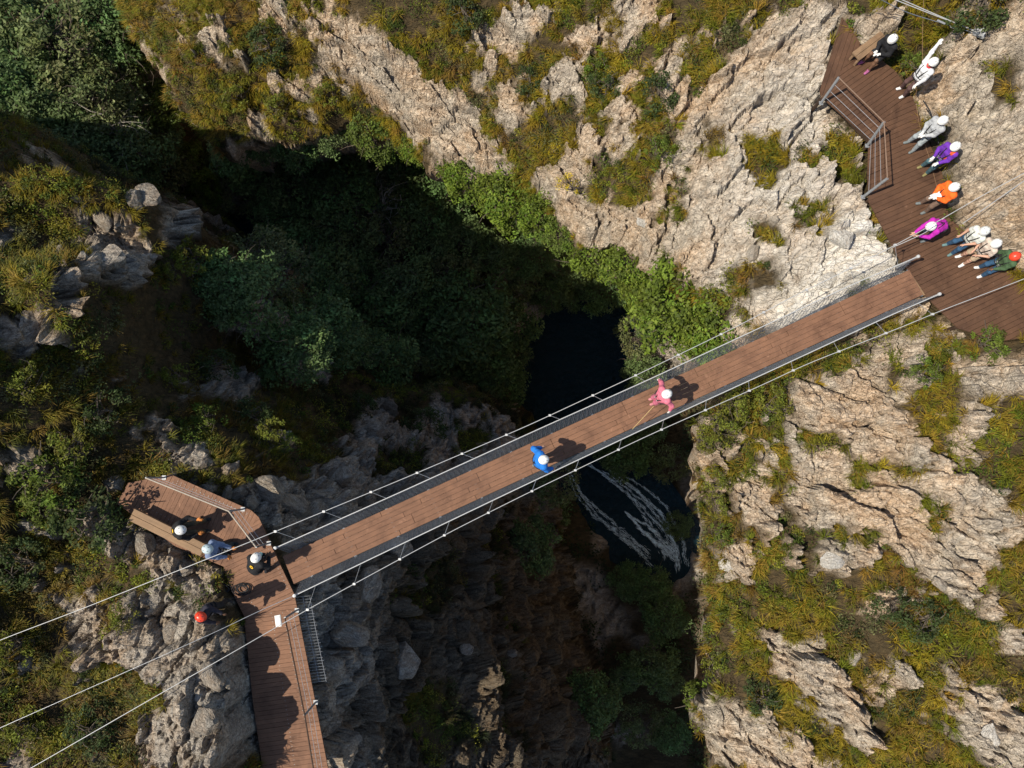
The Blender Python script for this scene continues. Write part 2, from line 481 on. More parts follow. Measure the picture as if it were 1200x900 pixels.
# outlines of bare rock (photo survey), everything else is scrub
ROCKS_R = [
 [(830, 100), (880, 60), (940, 0), (990, 0), (965, 100), (1005, 170), (1015, 235), (1055, 305), (1066, 322), (930, 385), (885, 390), (850, 345), (800, 330), (770, 305), (735, 300), (705, 265), (690, 240), (725, 235), (765, 262), (792, 245), (802, 200), (790, 150), (800, 115)],
 [(772, 70), (800, 55), (808, 105), (798, 135), (772, 132)], [(638, 78), (664, 58), (692, 78), (682, 126), (640, 118)],
 [(668, 150), (702, 138), (702, 192), (668, 197)], [(545, 42), (640, -5), (652, 22), (605, 66), (560, 62)],
 [(375, 15), (420, 20), (470, 55), (505, 98), (545, 108), (565, 140), (600, 205), (545, 210), (490, 165), (450, 130), (410, 100), (378, 60)],
 [(625, 200), (660, 196), (700, 235), (745, 270), (790, 300), (775, 330), (720, 308), (672, 285), (645, 240)],
 [(195, 5), (235, 38), (270, 78), (250, 72), (215, 38)], [(246, 8), (275, 35), (285, 75), (262, 52)], [(138, 20), (172, 48), (200, 92), (185, 92), (160, 62)], [(300, 0), (330, 0), (345, 30), (318, 25)],
 [(715, -10), (785, -10), (780, 32), (735, 38)], [(590, 5), (640, 0), (625, 40), (600, 60)], [(820, 120), (850, 60), (900, 20), (940, 0), (900, 90), (840, 130)],
 [(1000, 20), (1062, 12), (1055, 40), (1012, 52)], [(1110, 50), (1140, 40), (1210, -10), (1260, 100), (1230, 330), (1180, 305), (1130, 252), (1112, 200), (1100, 150), (1072, 112), (1095, 82)],
 [(925, 515), (985, 520), (1010, 560), (1060, 552), (1100, 538), (1150, 560), (1210, 600), (1210, 640), (1170, 662), (1140, 712), (1090, 690), (1050, 650), (1020, 628), (985, 622), (945, 622), (930, 590)],
 [(860, 548), (900, 538), (925, 560), (922, 592), (908, 642), (875, 622), (862, 582)], [(925, 440), (985, 430), (1060, 408), (1042, 460), (1078, 500), (1092, 545), (1010, 545), (985, 520), (935, 500)],
 [(1120, 418), (1210, 405), (1210, 462), (1130, 462)], [(845, 638), (882, 634), (888, 682), (845, 684)], [(958, 638), (992, 638), (992, 668), (960, 668)],
 [(885, 728), (925, 758), (962, 752), (992, 790), (1032, 862), (1012, 882), (960, 842), (930, 802), (905, 782), (888, 762)],
 [(1108, 798), (1160, 798), (1210, 840), (1210, 910), (1170, 910), (1118, 862)], [(826, 818), (900, 828), (995, 910), (830, 910)], [(1162, 728), (1210, 722), (1210, 762), (1170, 762)],
 [(840, 540), (856, 545), (858, 600), (842, 590)], [(1060, 380), (1100, 392), (1085, 420), (1040, 415)], [(1020, 690), (1060, 700), (1050, 720), (1010, 712)], [(1130, 470), (1160, 480), (1150, 540), (1110, 530)]]
VEG_R = [[(868, 175), (905, 165), (925, 190), (905, 215), (880, 210)], [(855, 318), (905, 310), (915, 335), (880, 348), (858, 345)], [(925, 240), (965, 245), (955, 268), (930, 262)],
 [(985, 150), (1005, 175), (1008, 215), (985, 205), (970, 165)], [(1085, 0), (1150, 0), (1140, 35), (1095, 45)], [(1162, 78), (1195, 75), (1198, 110), (1170, 118)],
 [(940, 170), (965, 178), (955, 200), (935, 195)], [(1000, 540), (1022, 545), (1018, 575), (1003, 570)], [(1080, 590), (1105, 600), (1100, 630), (1085, 615)],
 [(880, 265), (915, 262), (912, 280), (885, 282)], [(905, 545), (928, 548), (926, 590), (906, 588)], [(826, 140), (850, 150), (840, 180), (820, 175)], [(1120, 255), (1145, 262), (1140, 280), (1122, 272)],
 [(1045, 40), (1072, 35), (1078, 90), (1052, 95)], [(800, 60), (830, 70), (822, 95), (800, 92)]]
ROCKS_L = [[(600, 560), (640, 545), (660, 640), (700, 800), (740, 1000), (640, 1000), (610, 800), (585, 700)], [(112, 610), (170, 618), (255, 660), (255, 692), (222, 704), (170, 672), (118, 644)], [(128, 705), (200, 682), (262, 735), (295, 760), (312, 905), (235, 905), (180, 812), (138, 768)],
 [(-5, 368), (62, 358), (78, 402), (42, 418), (-5, 404)], [(92, 248), (150, 258), (182, 298), (152, 332), (98, 322)], [(252, 328), (332, 338), (335, 402), (282, 392)], [(70, 300), (100, 330), (90, 370), (65, 350)],
 [(345, 690), (360, 640), (480, 590), (560, 560), (612, 560), (560, 640), (590, 740), (655, 900), (640, 1000), (370, 1000)], [(272, 562), (345, 562), (392, 535), (440, 540), (445, 605), (340, 640), (305, 615)],
 [(395, 530), (425, 480), (452, 470), (470, 500), (520, 470), (600, 490), (620, 520), (540, 575), (450, 600), (420, 580)], [(185, 520), (235, 510), (245, 545), (200, 552)], [(60, 700), (118, 690), (140, 770), (90, 800)], [(170, 830), (240, 850), (230, 905), (150, 905)],
 [(190, 240), (235, 245), (230, 290), (195, 285)], [(330, 420), (390, 425), (385, 450), (335, 445)], [(240, 430), (300, 440), (290, 475), (245, 465)]]
VEG_L = [[(460, 700), (520, 640), (545, 680), (500, 740)], [(470, 820), (520, 800), (560, 860), (500, 890)], [(450, 520), (500, 530), (480, 560), (445, 550)], [(540, 500), (575, 510), (560, 535), (535, 530)], [(570, 760), (600, 790), (620, 880), (590, 860)]]

# decks (photo outlines, all at the same level)
DECK_R_TIP = [(987, 20), (1009, 51), (963, 114), (961, 106)]
DECK_R_UP = [(1009, 51), (1050, 84), (1069, 112), (1019, 163), (963, 114)]
DECK_R_MID = [(1069, 112), (1086, 160), (1104, 203), (1112, 255), (1062, 313), (1052, 300), (1018, 236), (1017, 205), (1018, 163)]
DECK_R_LOW = [(1112, 255), (1165, 302), (1215, 345), (1225, 392), (1172, 400), (1123, 385), (1084, 346), (1062, 313)]
DECK_L_UP = [(137, 590), (150, 566), (200, 556), (294, 598), (303, 606), (262, 664), (205, 640)]
DECK_L_MID = [(303, 606), (318, 640), (345, 697), (286, 722), (270, 690), (262, 664)]
DECK_L_WALK = [(345, 697), (365, 800), (390, 930), (312, 930), (296, 820), (286, 722)]
def W2(poly, z=0.0):
    return np.array([U(x, y, z)[:2] for x, y in poly])
DECKS = [W2(p) for p in (DECK_R_TIP, DECK_R_UP, DECK_R_MID, DECK_R_LOW, DECK_L_UP, DECK_L_MID, DECK_L_WALK)]
BR_A, BR_B = U(338, 668)[:2], U(1073, 331)[:2]

EDGE_L = [(-700, -20, 2), (-250, 25, 1.5), (-150, 65, 1.3), (-80, 140, 1.2), (-20, 215, 1.1), (0, 226, 1.0), (60, 226, .7), (120, 234, .2), (165, 240, -.4), (200, 242, -1.0), (240, 290, -4.0), (295, 322, -5.8), (335, 385, -7), (385, 428, -8), (430, 450, -9.5),
          (500, 452, -12), (570, 472, -14), (615, 505, -16), (640, 560, -19), (655, 650, -20), (680, 780, -21), (720, 900, -23), (760, 1300, -24), (-600, 1300, 2), (-900, 200, 0)]
F_RIGHT, F_LEFT, F_FLOOR = rbf(C_RIGHT), rbf(C_LEFT, extra=W_LEFT), rbf(C_FLOOR, 2.5)

def deck_clear(x, y, z):
    """keep rock and soil below the boards and the bridge"""
    jag = fbm(np.c_[x, y, z * .5], 1.9, 4, 611, .6)
    for k, d in enumerate(DECKS):
        sd = poly_sd(d, x, y)[0]
        lim = np.where(sd > -.05, -.24, -.24 + (-sd - .05) * 3.2)
        if k in (4, 5): lim = np.where(sd > -.05, -.24, -.24 + (-sd - .05) * 6)
        if k == 6: lim = np.where(sd > -.05, -.24, -.24 + (-sd - .05) * np.where(x < d[:, 0].mean(), 9 + 9 * jag, 3.2 + 2 * jag) + np.minimum(0, jag - .1) * 1.3)
        if k in (1, 2, 3): lim = np.where(sd > -.02, -.24, -.24 + (-sd) * 6)
        z = np.minimum(z, np.where(sd > -1.0, lim, 99))
    e = BR_B - BR_A; L = np.linalg.norm(e); e = e / L
    t = (x - BR_A[0]) * e[0] + (y - BR_A[1]) * e[1]
    s = np.abs(-(x - BR_A[0]) * e[1] + (y - BR_A[1]) * e[0])
    lim = np.where((t > -.1) & (t < L + .1) & (s < 1.3), -.38 - .25 * np.minimum(t, L - t).clip(0, 2) + np.maximum(0, s - .75) * 1.5, 99)
    return np.minimum(z, lim)

def rock_mask(rocks, veg, P, soft=7.0, seed=3, scatter=.24):
    px, py = project(P)
    Q = np.c_[P[:, :2], P[:, 2] * .4]
    wx = px + 16 * fbm(Q, .9, 4, seed, .6)
    wy = py + 16 * fbm(Q, .9, 4, seed + 50, .6)
    m = np.full(len(P), -1e9)
    for r in rocks: m = np.maximum(m, poly_sd(r, wx, wy)[0])
    for v in veg: m = np.minimum(m, -poly_sd(v, wx, wy)[0])
    m = np.maximum(m, 46 * (fbm(Q, .75, 4, seed + 130, .55) - scatter))
    for v in veg: m = np.minimum(m, 4 - poly_sd(v, wx, wy)[0])
    m = m + 13 * fbm(Q, 2.2, 4, seed + 90, .6) + 7 * fbm(Q, 6, 3, seed + 95) - 1
    return sstep(-soft, soft, m)

def strata(P, ang, sx, sy, sz):
    c, s = math.cos(ang), math.sin(ang)
    return np.c_[(P[:, 0] * c + P[:, 1] * s) * sx, (-P[:, 0] * s + P[:, 1] * c) * sy, P[:, 2] * sz]

def rock_relief(P, ang, seed=0, k=1.0, fine=1.0):
    warp = np.c_[fbm(P, .5, 3, seed + 7), fbm(P, .5, 3, seed + 8), fbm(P, .5, 3, seed + 9)]
    Q = P + .45 * warp
    f1, e1, _ = worley(strata(Q, ang, .45, .95, .8), seed + 20)
    f2, e2, _ = worley(strata(Q, ang + .15, 1.1, 2.3, 1.6), seed + 30)
    f3, e3, _ = worley(strata(Q, ang - .1, 3.0, 5.2, 4.0), seed + 40)
    f4, e4, _ = worley(strata(Q, ang + .3, 6.5, 10., 8.0), seed + 50)
    d = .55 * f1 + .30 * f2 - .16 * np.exp(-(e1 / .05) ** 2) - .075 * np.exp(-(e2 / .06) ** 2)
    d += fine * (.12 * f3 - .03 * np.exp(-(e3 / .08) ** 2) + .07 * fbm(strata(P, ang, 1.2, 3.2, 2), 1.0, 5, seed + 3, .55, True)
                 + .04 * f4 - .018 * np.exp(-(e4 / .1) ** 2) + .03 * fbm(P, 7, 3, seed + 4, .6))
    return d * k

def grid(x0, x1, y0, y1, h):
    xs, ys = np.arange(x0, x1, h), np.arange(y0, y1, h)
    X, Y = np.meshgrid(xs, ys)
    n, m = len(xs), len(ys)
    i = np.arange(n * m).reshape(m, n)
    Fq = np.stack([i[:-1, :-1], i[:-1, 1:], i[1:, 1:], i[1:, :-1]], -1).reshape(-1, 4)
    return X.ravel(), Y.ravel(), Fq
def keep_mesh(P, Fq, keep):
    fk = keep[Fq].all(1)
    Fq = Fq[fk]
    used = np.zeros(len(P), bool); used[Fq.ravel()] = True
    mp = np.cumsum(used) - 1
    return P[used], mp[Fq], used
def in_view(P, mx):
    px, py = project(P)
    return (px > -mx) & (px < 1200 + mx) & (py > -mx) & (py < 900 + mx)
def vnormals(P, Fq):
    n = np.cross(P[Fq[:, 2]] - P[Fq[:, 0]], P[Fq[:, 3]] - P[Fq[:, 1]])
    N = np.zeros_like(P)
    for k in range(4): np.add.at(N, Fq[:, k], n)
    return N / np.maximum(np.linalg.norm(N, axis=1, keepdims=True), 1e-9)

# ---- right bank, with its undercut wall below the rim
RIMW = np.array([U(*p)[:2] for p in RIM + RIM_OUT])
HR = .056
gx, gy, Fq = grid(-24, 24, -14, 24, HR)
z0 = F_RIGHT(gx, gy)
P = np.c_[gx, gy, z0]
near = in_view(P, 170)
wob = .55 * fbm(np.c_[gx, gy, gx * 0], .8, 4, 61)
sd, qx, qy, nx, ny = poly_sd(RIMW, gx, gy)
s = sd + wob
keep = near & (s > -1.05)
P, Fq, used = keep_mesh(P, Fq, keep)
s, qx, qy, nx, ny = s[used], qx[used], qy[used], nx[used], ny[used]
mask = rock_mask(ROCKS_R, VEG_R, P)
mask = np.maximum(mask, sstep(.0, -.15, s))
ppx, ppy = project(P)
wa = sstep(640, 760, ppx) * sstep(480, 380, ppy)
rel = np.where(wa > .5, rock_relief(P, R(40), 0), rock_relief(P, R(-32), 100))
slab = sstep(-12, 12, poly_sd([(915, 380), (965, 305), (985, 268), (1015, 262), (1040, 285), (1060, 318)], ppx, ppy)[0])
rel = rel * (1 - .45 * slab) + .18 * slab
soilz = -.16 + .16 * fbm(P, .9, 4, 5) + .07 * fbm(P, 3.5, 3, 6)
z = P[:, 2] + mask * (rel + .12) + (1 - mask) * soilz
edge = sstep(.7, 0, s)
z -= edge ** 2 * .8                                            # the rim rounds over
t = np.clip(-s / 1.05, 0, 1)
drop = t * 20 + .3 * np.sin(t * 25) * (t > 0)
off = np.where(t > 0, -.05 + 6.5 * t + .3 * fbm(np.c_[P[:, :2], t * 6], 1.1, 3, 71), 0)
wallm = t > 0
P2 = P.copy()
P2[:, 2] = np.where(wallm, z - drop, z)
P2[:, 0] = np.where(wallm, P[:, 0] + nx * (off - s * 0 + t * 1.05), P[:, 0])
P2[:, 1] = np.where(wallm, P[:, 1] + ny * (off + t * 1.05), P[:, 1])
flat = ~wallm
P2[flat, 2] = deck_clear(P2[flat, 0], P2[flat, 1], P2[flat, 2])
me = mesh_np('right_bank', P2, Fq, False)
attr(me, 'rock', np.maximum(mask, wallm), 'FLOAT')
fpx = [(905, 390), (960, 300), (985, 265), (1020, 250), (1055, 300), (1066, 322), (930, 380)]
fresh = sstep(-22, 6, poly_sd(fpx, ppx + 14 * fbm(P, 1.2, 3, 33), ppy + 14 * fbm(P, 1.2, 3, 34))[0])
fresh = np.maximum(fresh, .45 * sstep(-60, 40, poly_sd([(840, 240), (900, 120), (960, 40), (1000, 150), (1030, 260), (900, 390), (850, 330)], ppx, ppy)[0]))
attr(me, 'fresh', fresh, 'FLOAT')
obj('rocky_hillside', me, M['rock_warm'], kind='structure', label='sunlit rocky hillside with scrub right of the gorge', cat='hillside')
TR = dict(P=P2, N=vnormals(P2, Fq), mask=np.maximum(mask, wallm), s=s)

# ---- left bank
gx, gy, Fq = grid(-24, 9, -16, 25, HR)
z0 = F_LEFT(gx, gy)
zf = F_FLOOR(gx, gy)
EDGEW = np.array([U(*p)[:2] for p in EDGE_L])
sde = poly_sd(EDGEW, gx, gy)[0] + .35 * fbm(np.c_[gx, gy, gx * 0], .9, 4, 262)
z0 = z0 - np.maximum(0, -sde) * 5.5
P = np.c_[gx, gy, z0]
sdr = poly_sd(RIMW, gx, gy)[0]
keep = in_view(P, 170) & (z0 > zf - 1.5) & (sdr < -.3) & ~((gx > 1.5) & (z0 > -9)) & (gx < 9)
P, Fq, used = keep_mesh(P, Fq, keep)
mask = rock_mask(ROCKS_L, VEG_L, P, 7, 203, .42)
ex, ey = F_LEFT(P[:, 0] + .15, P[:, 1]) - F_LEFT(P[:, 0] - .15, P[:, 1]), F_LEFT(P[:, 0], P[:, 1] + .15) - F_LEFT(P[:, 0], P[:, 1] - .15)
nb = np.c_[-ex / .3, -ey / .3, np.ones(len(P))]; nb /= np.linalg.norm(nb, axis=1, keepdims=True)
rel = rock_relief(P, R(75), 300, 1.0, .25 + .75 * sstep(.3, .7, nb[:, 2]))
ppx, ppy = project(P)
low = sstep(360, 420, ppx) * sstep(540, 600, ppy)              # the bare wall under the bridge head is more broken
soilz = -.12 + .22 * fbm(P, .8, 4, 205) + .08 * fbm(P, 3.1, 3, 206)
z = P[:, 2] + mask * (rel * (1 + .25 * low) + .14) + (1 - mask) * soilz + .5 * low * fbm(P, .35, 3, 208)
nb[:, :2] *= sstep(.8, .45, nb[:, 2])[:, None]                  # on steep faces the relief stands out of the face, not up
P2 = np.c_[P[:, :2], P[:, 2]] + nb * (z - P[:, 2])[:, None] * np.array((1.25, 1.25, 1))
P2[:, 2] = deck_clear(P2[:, 0], P2[:, 1], P2[:, 2])
me = mesh_np('left_bank', P2, Fq, False)
attr(me, 'rock', mask, 'FLOAT')
attr(me, 'fresh', 0 * mask, 'FLOAT')
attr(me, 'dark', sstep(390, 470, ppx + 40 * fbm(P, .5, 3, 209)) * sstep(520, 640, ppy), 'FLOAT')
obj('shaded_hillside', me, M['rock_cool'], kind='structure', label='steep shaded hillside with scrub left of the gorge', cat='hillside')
TL = dict(P=P2, N=vnormals(P2, Fq), mask=mask, s=mask * 0 + 9)

# ---- unseen rest of the left bank, added and raised to shade the gorge
gx, gy, Fq = grid(-46, 6, -34, 22, .3)
z0 = F_LEFT(gx, gy) - np.maximum(0, -poly_sd(EDGEW, gx, gy)[0]) * 5.5
P = np.c_[gx, gy, z0 + .5 * fbm(np.c_[gx, gy, gx * 0], .4, 4, 230) - .25]
P, Fq, used = keep_mesh(P, Fq, ~in_view(P, 145) & (z0 > -27) & ((gy < -6) | (gx < -12)))
me = mesh_np('left_bank_beyond', P, Fq, True)
attr(me, 'rock', sstep(-.1, .2, fbm(P, .4, 4, 231)), 'FLOAT'); attr(me, 'fresh', np.zeros(len(P)), 'FLOAT')
obj('unseen_shade_hillside', me, M['rock_cool'], kind='structure', label='unseen continuation of the left hillside outside the picture, added to shade the gorge', cat='hillside')

# ---- gorge floor
gx, gy, Fq = grid(-34, 26, -22, 36, .2)
zf = F_FLOOR(gx, gy)
sdr = poly_sd(RIMW, gx, gy)[0]
P = np.c_[gx, gy, zf]
keep = in_view(P, 180) & (sdr < 8)
P, Fq, used = keep_mesh(P, Fq, keep)
fm = sstep(-.1, .25, fbm(P, .28, 4, 401))
rel = rock_relief(P * .6, R(60), 500)
z = P[:, 2] + fm * rel * 1.3 + .5 * fbm(P, .3, 4, 402)
POOL = [(612, 390), (640, 368), (690, 352), (740, 372), (752, 420), (735, 470), (700, 505), (640, 500), (608, 460)]
POOL2 = [(262, 258), (290, 245), (322, 268), (330, 300), (305, 312), (275, 290)]
CHUTE = [(660, 540), (700, 530), (770, 575), (808, 630), (800, 672), (770, 668), (720, 640), (685, 600)]
for pl, zw in ((POOL, -27.4), (POOL2, -21.4), (CHUTE, -27)):
    w = W2(pl, zw)
    d = poly_sd(w, P[:, 0], P[:, 1])[0] + .5 * fbm(P, .6, 3, 403)
    z = np.where(d > -2, np.minimum(z, zw - .25 + np.maximum(0, -d) * 1.3 - np.clip(d, 0, 1) * .8), z)
P2 = np.c_[P[:, :2], z]
me = mesh_np('gorge_floor', P2, Fq, False)
attr(me, 'rock', fm, 'FLOAT')
attr(me, 'fresh', 0 * fm, 'FLOAT')
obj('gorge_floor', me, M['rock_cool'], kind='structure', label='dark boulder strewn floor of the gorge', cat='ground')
TF = dict(P=P2, N=vnormals(P2, Fq), mask=fm, s=fm * 0 + 9)

# nearest-vertex height lookup
class Ground:
    def __init__(s, T, h):
        s.h = h; s.d = {}
        for (x, y, z) in T['P'][(T['s'] > 0)]:
            s.d[(int(round(x / h)), int(round(y / h)))] = z
    def __call__(s, x, y):
        for r in range(0, 4):
            for dx in range(-r, r + 1):
                for dy in range(-r, r + 1):
                    v = s.d.get((int(round(x / s.h)) + dx, int(round(y / s.h)) + dy))
                    if v is not None: return v
        return None
G_R, G_L, G_F = Ground(TR, HR), Ground(TL, HR), Ground(TF, .2)
def on_ground(px, py, where='R', lift=0.0):
    """the point of the named ground seen at a photo position"""
    g = {'R': G_R, 'L': G_L, 'F': G_F}[where]
    zz = np.concatenate([np.arange(5, -30, -.25)])
    for q in zz:
        p = U(px, py, q)
        h = g(p[0], p[1])
        if h is not None and h >= q - .12:
            return np.array((p[0], p[1], h + lift))
    p = U(px, py, -20)
    return p

# ---- water
def mat_water(name):
    m, nt, b, N, L = _nodes(name)
    tc = N.new('ShaderNodeTexCoord').outputs['Object']
    b.inputs['Base Color'].default_value = (.006, .026, .038, 1)
    b.inputs['Roughness'].default_value = .06
    b.inputs['IOR'].default_value = 1.33
    b.inputs['Specular IOR Level'].default_value = .5
    n1 = _noise(nt, tc, 3.2, 5, .65, .8)
    _bump(nt, n1, b, 1.0, .35)
    return m
M['water'] = mat_water('dark_water')
def water_sheet(name, poly, zw, label):
    w = W2(poly, zw)
    c = w.mean(0)
    w = c + (w - c) * 1.45
    mb = MB()
    n = len(w)
    mb.add(np.c_[np.concatenate([w, [c]]), np.full(n + 1, zw)], [(k, (k + 1) % n, n) if False else ((k + 1) % n, k, n) for k in range(n)])
    me = mb.mesh(name)
    me.flip_normals()
    return obj(name, me, M['water'], kind='structure', label=label, cat='water')
water_sheet('plunge_pool', POOL, -27.4, 'dark blue rippled pool under the middle of the bridge')
water_sheet('upper_pool', POOL2, -21.4, 'small blue pool upstream below the left bank')
water_sheet('stream', CHUTE, -27, 'dark water under the white cascade')
# ------------------------------------------------------------------ decks, bridge, rails, benches
def clip_half(poly, a, b, c):
    """part of a polygon with a*x + b*y >= c"""
    out = []
    n = len(poly)
    for k in range(n):
        p, q = poly[k], poly[(k + 1) % n]
        dp, dq = a * p[0] + b * p[1] - c, a * q[0] + b * q[1] - c
        if dp >= 0: out.append(p)
        if (dp >= 0) != (dq >= 0):
            t = dp / (dp - dq)
            out.append(p + t * (q - p))
    return out
def lay_planks(parent, poly, d, pitch=.145, gap=.009, thick=.04, mat=None, z=0.0, seed=0, name='plank'):
    poly = np.asarray(poly, float)
    d = np.asarray(d, float) / np.linalg.norm(d)
    nrm = np.array((-d[1], d[0]))
    off = poly @ nrm
    pl = np.array(parent.location)
    rr = random.Random(seed)
    k0, k1 = int(math.floor(off.min() / pitch)), int(math.ceil(off.max() / pitch))
    for k in range(k0, k1):
        a, b = k * pitch + gap / 2, (k + 1) * pitch - gap / 2
        q = clip_half(list(poly), nrm[0], nrm[1], a)
        if len(q) >= 3: q = clip_half(q, -nrm[0], -nrm[1], -b)
        if len(q) < 3: continue
        q = np.array(q)
        if np.ptp(q @ nrm) < .03 or np.ptp(q @ d) < .08: continue
        c = np.array(((q @ d).min() + (q @ d).max(), (q @ nrm).min() + (q @ nrm).max())) / 2
        L = np.c_[q @ d - c[0], q @ nrm - c[1]]
        w = d * c[0] + nrm * c[1]
        o = MB().prism(L, -thick, 0).build(name, mat, parent)
        o.location = (w[0] - pl[0], w[1] - pl[1], z - pl[2] + rr.uniform(-.004, .004))
        o.rotation_euler = (rr.uniform(-.004, .004), rr.uniform(-.002, .002), math.atan2(d[1], d[0]) + rr.uniform(-.004, .004))
def pdir(a, b):
    return U(*b)[:2] - U(*a)[:2]
def rel(o, P):
    return np.asarray(P, float) - np.array(o.location)
def smooth_path(pts, n=40):
    P = np.asarray(pts, float)
    s = np.concatenate([[0], np.cumsum(np.linalg.norm(np.diff(P, axis=0), axis=1))])
    t = np.linspace(0, s[-1], n)
    Q = np.stack([np.interp(t, s, P[:, k]) for k in range(3)], 1)
    for _ in range(2):
        Q[1:-1] = (Q[:-2] + 2 * Q[1:-1] + Q[2:]) / 4
    return Q

# ---- right platform
plat_r = thing('viewing_platform', 'brown timber platform on the sunlit cliff where a queue of people stands', 'platform', (*U(1080, 220)[:2], 0))
pl = lambda p, d, s, m: lay_planks(plat_r, W2(p), d, mat=M[m], seed=s)
pl(DECK_R_TIP, pdir((968, 100), (992, 30)), 1, 'deck_brown')
pl(DECK_R_UP, pdir((990, 120), (1030, 92)), 2, 'deck_brown')
pl(DECK_R_MID, pdir((1030, 200), (1080, 178)), 3, 'deck_brown')
pl(DECK_R_LOW, pdir((1080, 330), (1150, 296)), 4, 'deck_brown')
for a, b in (((968, 112), (1022, 168)), ((1000, 60), (1060, 118)), ((1024, 165), (1024, 235)), ((1080, 150), (1100, 240)), ((1024, 235), (1088, 345)), ((1088, 345), (1128, 384)), ((1112, 262), (1200, 345)), ((1095, 300), (1200, 372))):
    MB().bar(rel(plat_r, U(*a, -.14)), rel(plat_r, U(*b, -.14)), .09, .18).build('joist', M['dark_timber'], plat_r)
for x, y in ((966, 112), (1020, 168), (1022, 232), (1088, 343), (1125, 382), (1190, 380), (1060, 310)):
    p = rel(plat_r, U(x, y, 0))
    g = G_R(*U(x, y, 0)[:2])
    MB().tube([p + (0, 0, -.2), p + (0, 0, min(-.5, (g if g is not None else -1) - .3))], .06, 8).build('support_post', M['dark_timber'], plat_r)
MB().bar(rel(plat_r, U(1064, 317, .012)), rel(plat_r, U(1083, 346, .012)), .05, .03).build('edge_strip', M['bench_wood'], plat_r)

# ---- left platform and walkway
plat_l = thing('landing_platform', 'reddish timber platform on the left bank with guides and a bench', 'platform', (*U(250, 620)[:2], 0))
pl = lambda p, d, s: lay_planks(plat_l, W2(p), d, mat=M['deck_red'], seed=s, pitch=.12, gap=.006)
pl(DECK_L_UP, pdir((195, 565), (176, 604)), 11)
pl(DECK_L_MID, pdir((280, 680), (330, 657)), 12)
walk = thing('boardwalk', 'narrow plank boardwalk running off the lower edge beside shaded rock', 'walkway', (*U(340, 800)[:2], 0))
lay_planks(walk, W2(DECK_L_WALK), pdir((300, 806), (365, 797)), mat=M['deck_red'], seed=13, pitch=.12, gap=.006)
for o, a, b in ((plat_l, (160, 590), (270, 650)), (plat_l, (190, 563), (300, 610)), (plat_l, (306, 615), (340, 690)), (plat_l, (275, 680), (290, 715)), (walk, (296, 730), (318, 925)), (walk, (338, 705), (384, 925))):
    MB().bar(rel(o, U(*a, -.15)), rel(o, U(*b, -.15)), .08, .16).build('joist', M['dark_timber'], o)
M['screw'] = mat_plain('dull_screws', (.30, .28, .26), .6, .3, 40, .3)
sc_rows = ((plat_l, (196, 562), (292, 602)), (plat_l, (206, 563), (296, 606)), (plat_l, (168, 592), (205, 612)), (plat_l, (310, 632), (338, 692)), (plat_l, (285, 690), (300, 712)), (walk, (331, 716), (374, 925)), (walk, (341, 714), (380, 925)), (walk, (318, 716), (350, 925)))
for o in (plat_l, walk):
    mb = MB()
    for q, a, b in sc_rows:
        if q is not o: continue
        A, B = U(*a), U(*b)
        n = int(np.linalg.norm(B - A) / .12)
        for k in range(n):
            p = A + (B - A) * (k + .5) / n + np.array((rnd.uniform(-.01, .01), rnd.uniform(-.01, .01), .004))
            mb.lathe([(.0001, .005), (.011, .004), (.012, -.004)], 6, o=rel(o, p))
    mb.build('screw_heads', M['screw'], o, kind='stuff')

mb = MB()
for q in ((.0, -.22), (.22, -.26), (.42, -.3)):
    mb.tube([rel(walk, U(x, y, q[1]) + np.array((q[0], .05 * q[0], 0))) for x, y in ((346, 700), (352, 735), (359, 770), (365, 800))], .006, 5)
for k in range(30):
    f = k / 29
    p = U(346 + 19 * f, 700 + 100 * f, -.22)
    mb.tube([rel(walk, p), rel(walk, p + np.array((.22, .02, -.04))), rel(walk, p + np.array((.42 + .03 * math.sin(k * 2.1), .03, -.08)))], .006, 4)
mb.build('safety_net', M['cable'], walk, kind='stuff')

# ---- suspension bridge
e2 = BR_B - BR_A
BL = float(np.linalg.norm(e2)); e2 = e2 / BL
n2 = np.array((-e2[1], e2[0]))
SAG = .32
def bz(t): return -4 * SAG * t * (1 - t) + .035
def bp(t, s, h=0.0):
    p = BR_A + e2 * BL * t + n2 * s
    return np.array((p[0], p[1], bz(t) + h))
bridge = thing('suspension_bridge', 'narrow plank suspension bridge with white hand cables across the gorge', 'bridge', (*BR_A, 0))
HWB = .425
lanes = 6
rr = random.Random(4)
for ln in range(lanes):
    w = 2 * HWB / lanes
    s0 = -HWB + w * (ln + .5)
    cuts = [0.0]
    x = (.9, 2.0, 1.4, .6, 1.8, 1.2)[ln]
    while x < BL - .5:
        cuts.append(x); x += rr.choice((1.8, 2.4, 2.4, 3.0))
    cuts.append(BL)
    for a, b in zip(cuts[:-1], cuts[1:]):
        p, q = bp((a + .006) / BL, s0), bp((b - .006) / BL, s0)
        nseg = 4
        mb = MB()
        L = np.linalg.norm(q - p)
        o = MB().box((0, 0, -.02), (L, w - .007, .04)).build('plank', M['deck_red'], bridge)
        dv = q - p
        o.location = tuple(rel(bridge, (p + q) / 2 + np.array((0, 0, rr.uniform(-.003, .003)))))
        o.rotation_euler = (0, -math.asin(dv[2] / L), math.atan2(dv[1], dv[0]))
for k in range(int(BL / 1.33) + 1):
    t = min(1, (k + .4) * 1.33 / BL)
    MB().bar(rel(bridge, bp(t, -HWB - .03, -.075)), rel(bridge, bp(t, HWB + .03, -.075)), .07, .06).build('cross_beam', M['net'], bridge)
for sg in (-1, 1):
    MB().tube([rel(bridge, bp(t, sg * .3, -.12)) for t in np.linspace(0, 1, 16)], .014, 6).build('deck_cable', M['cable'], bridge)
def hz(px): return bz(np.clip((px - 338) / 735.0, 0, 1))
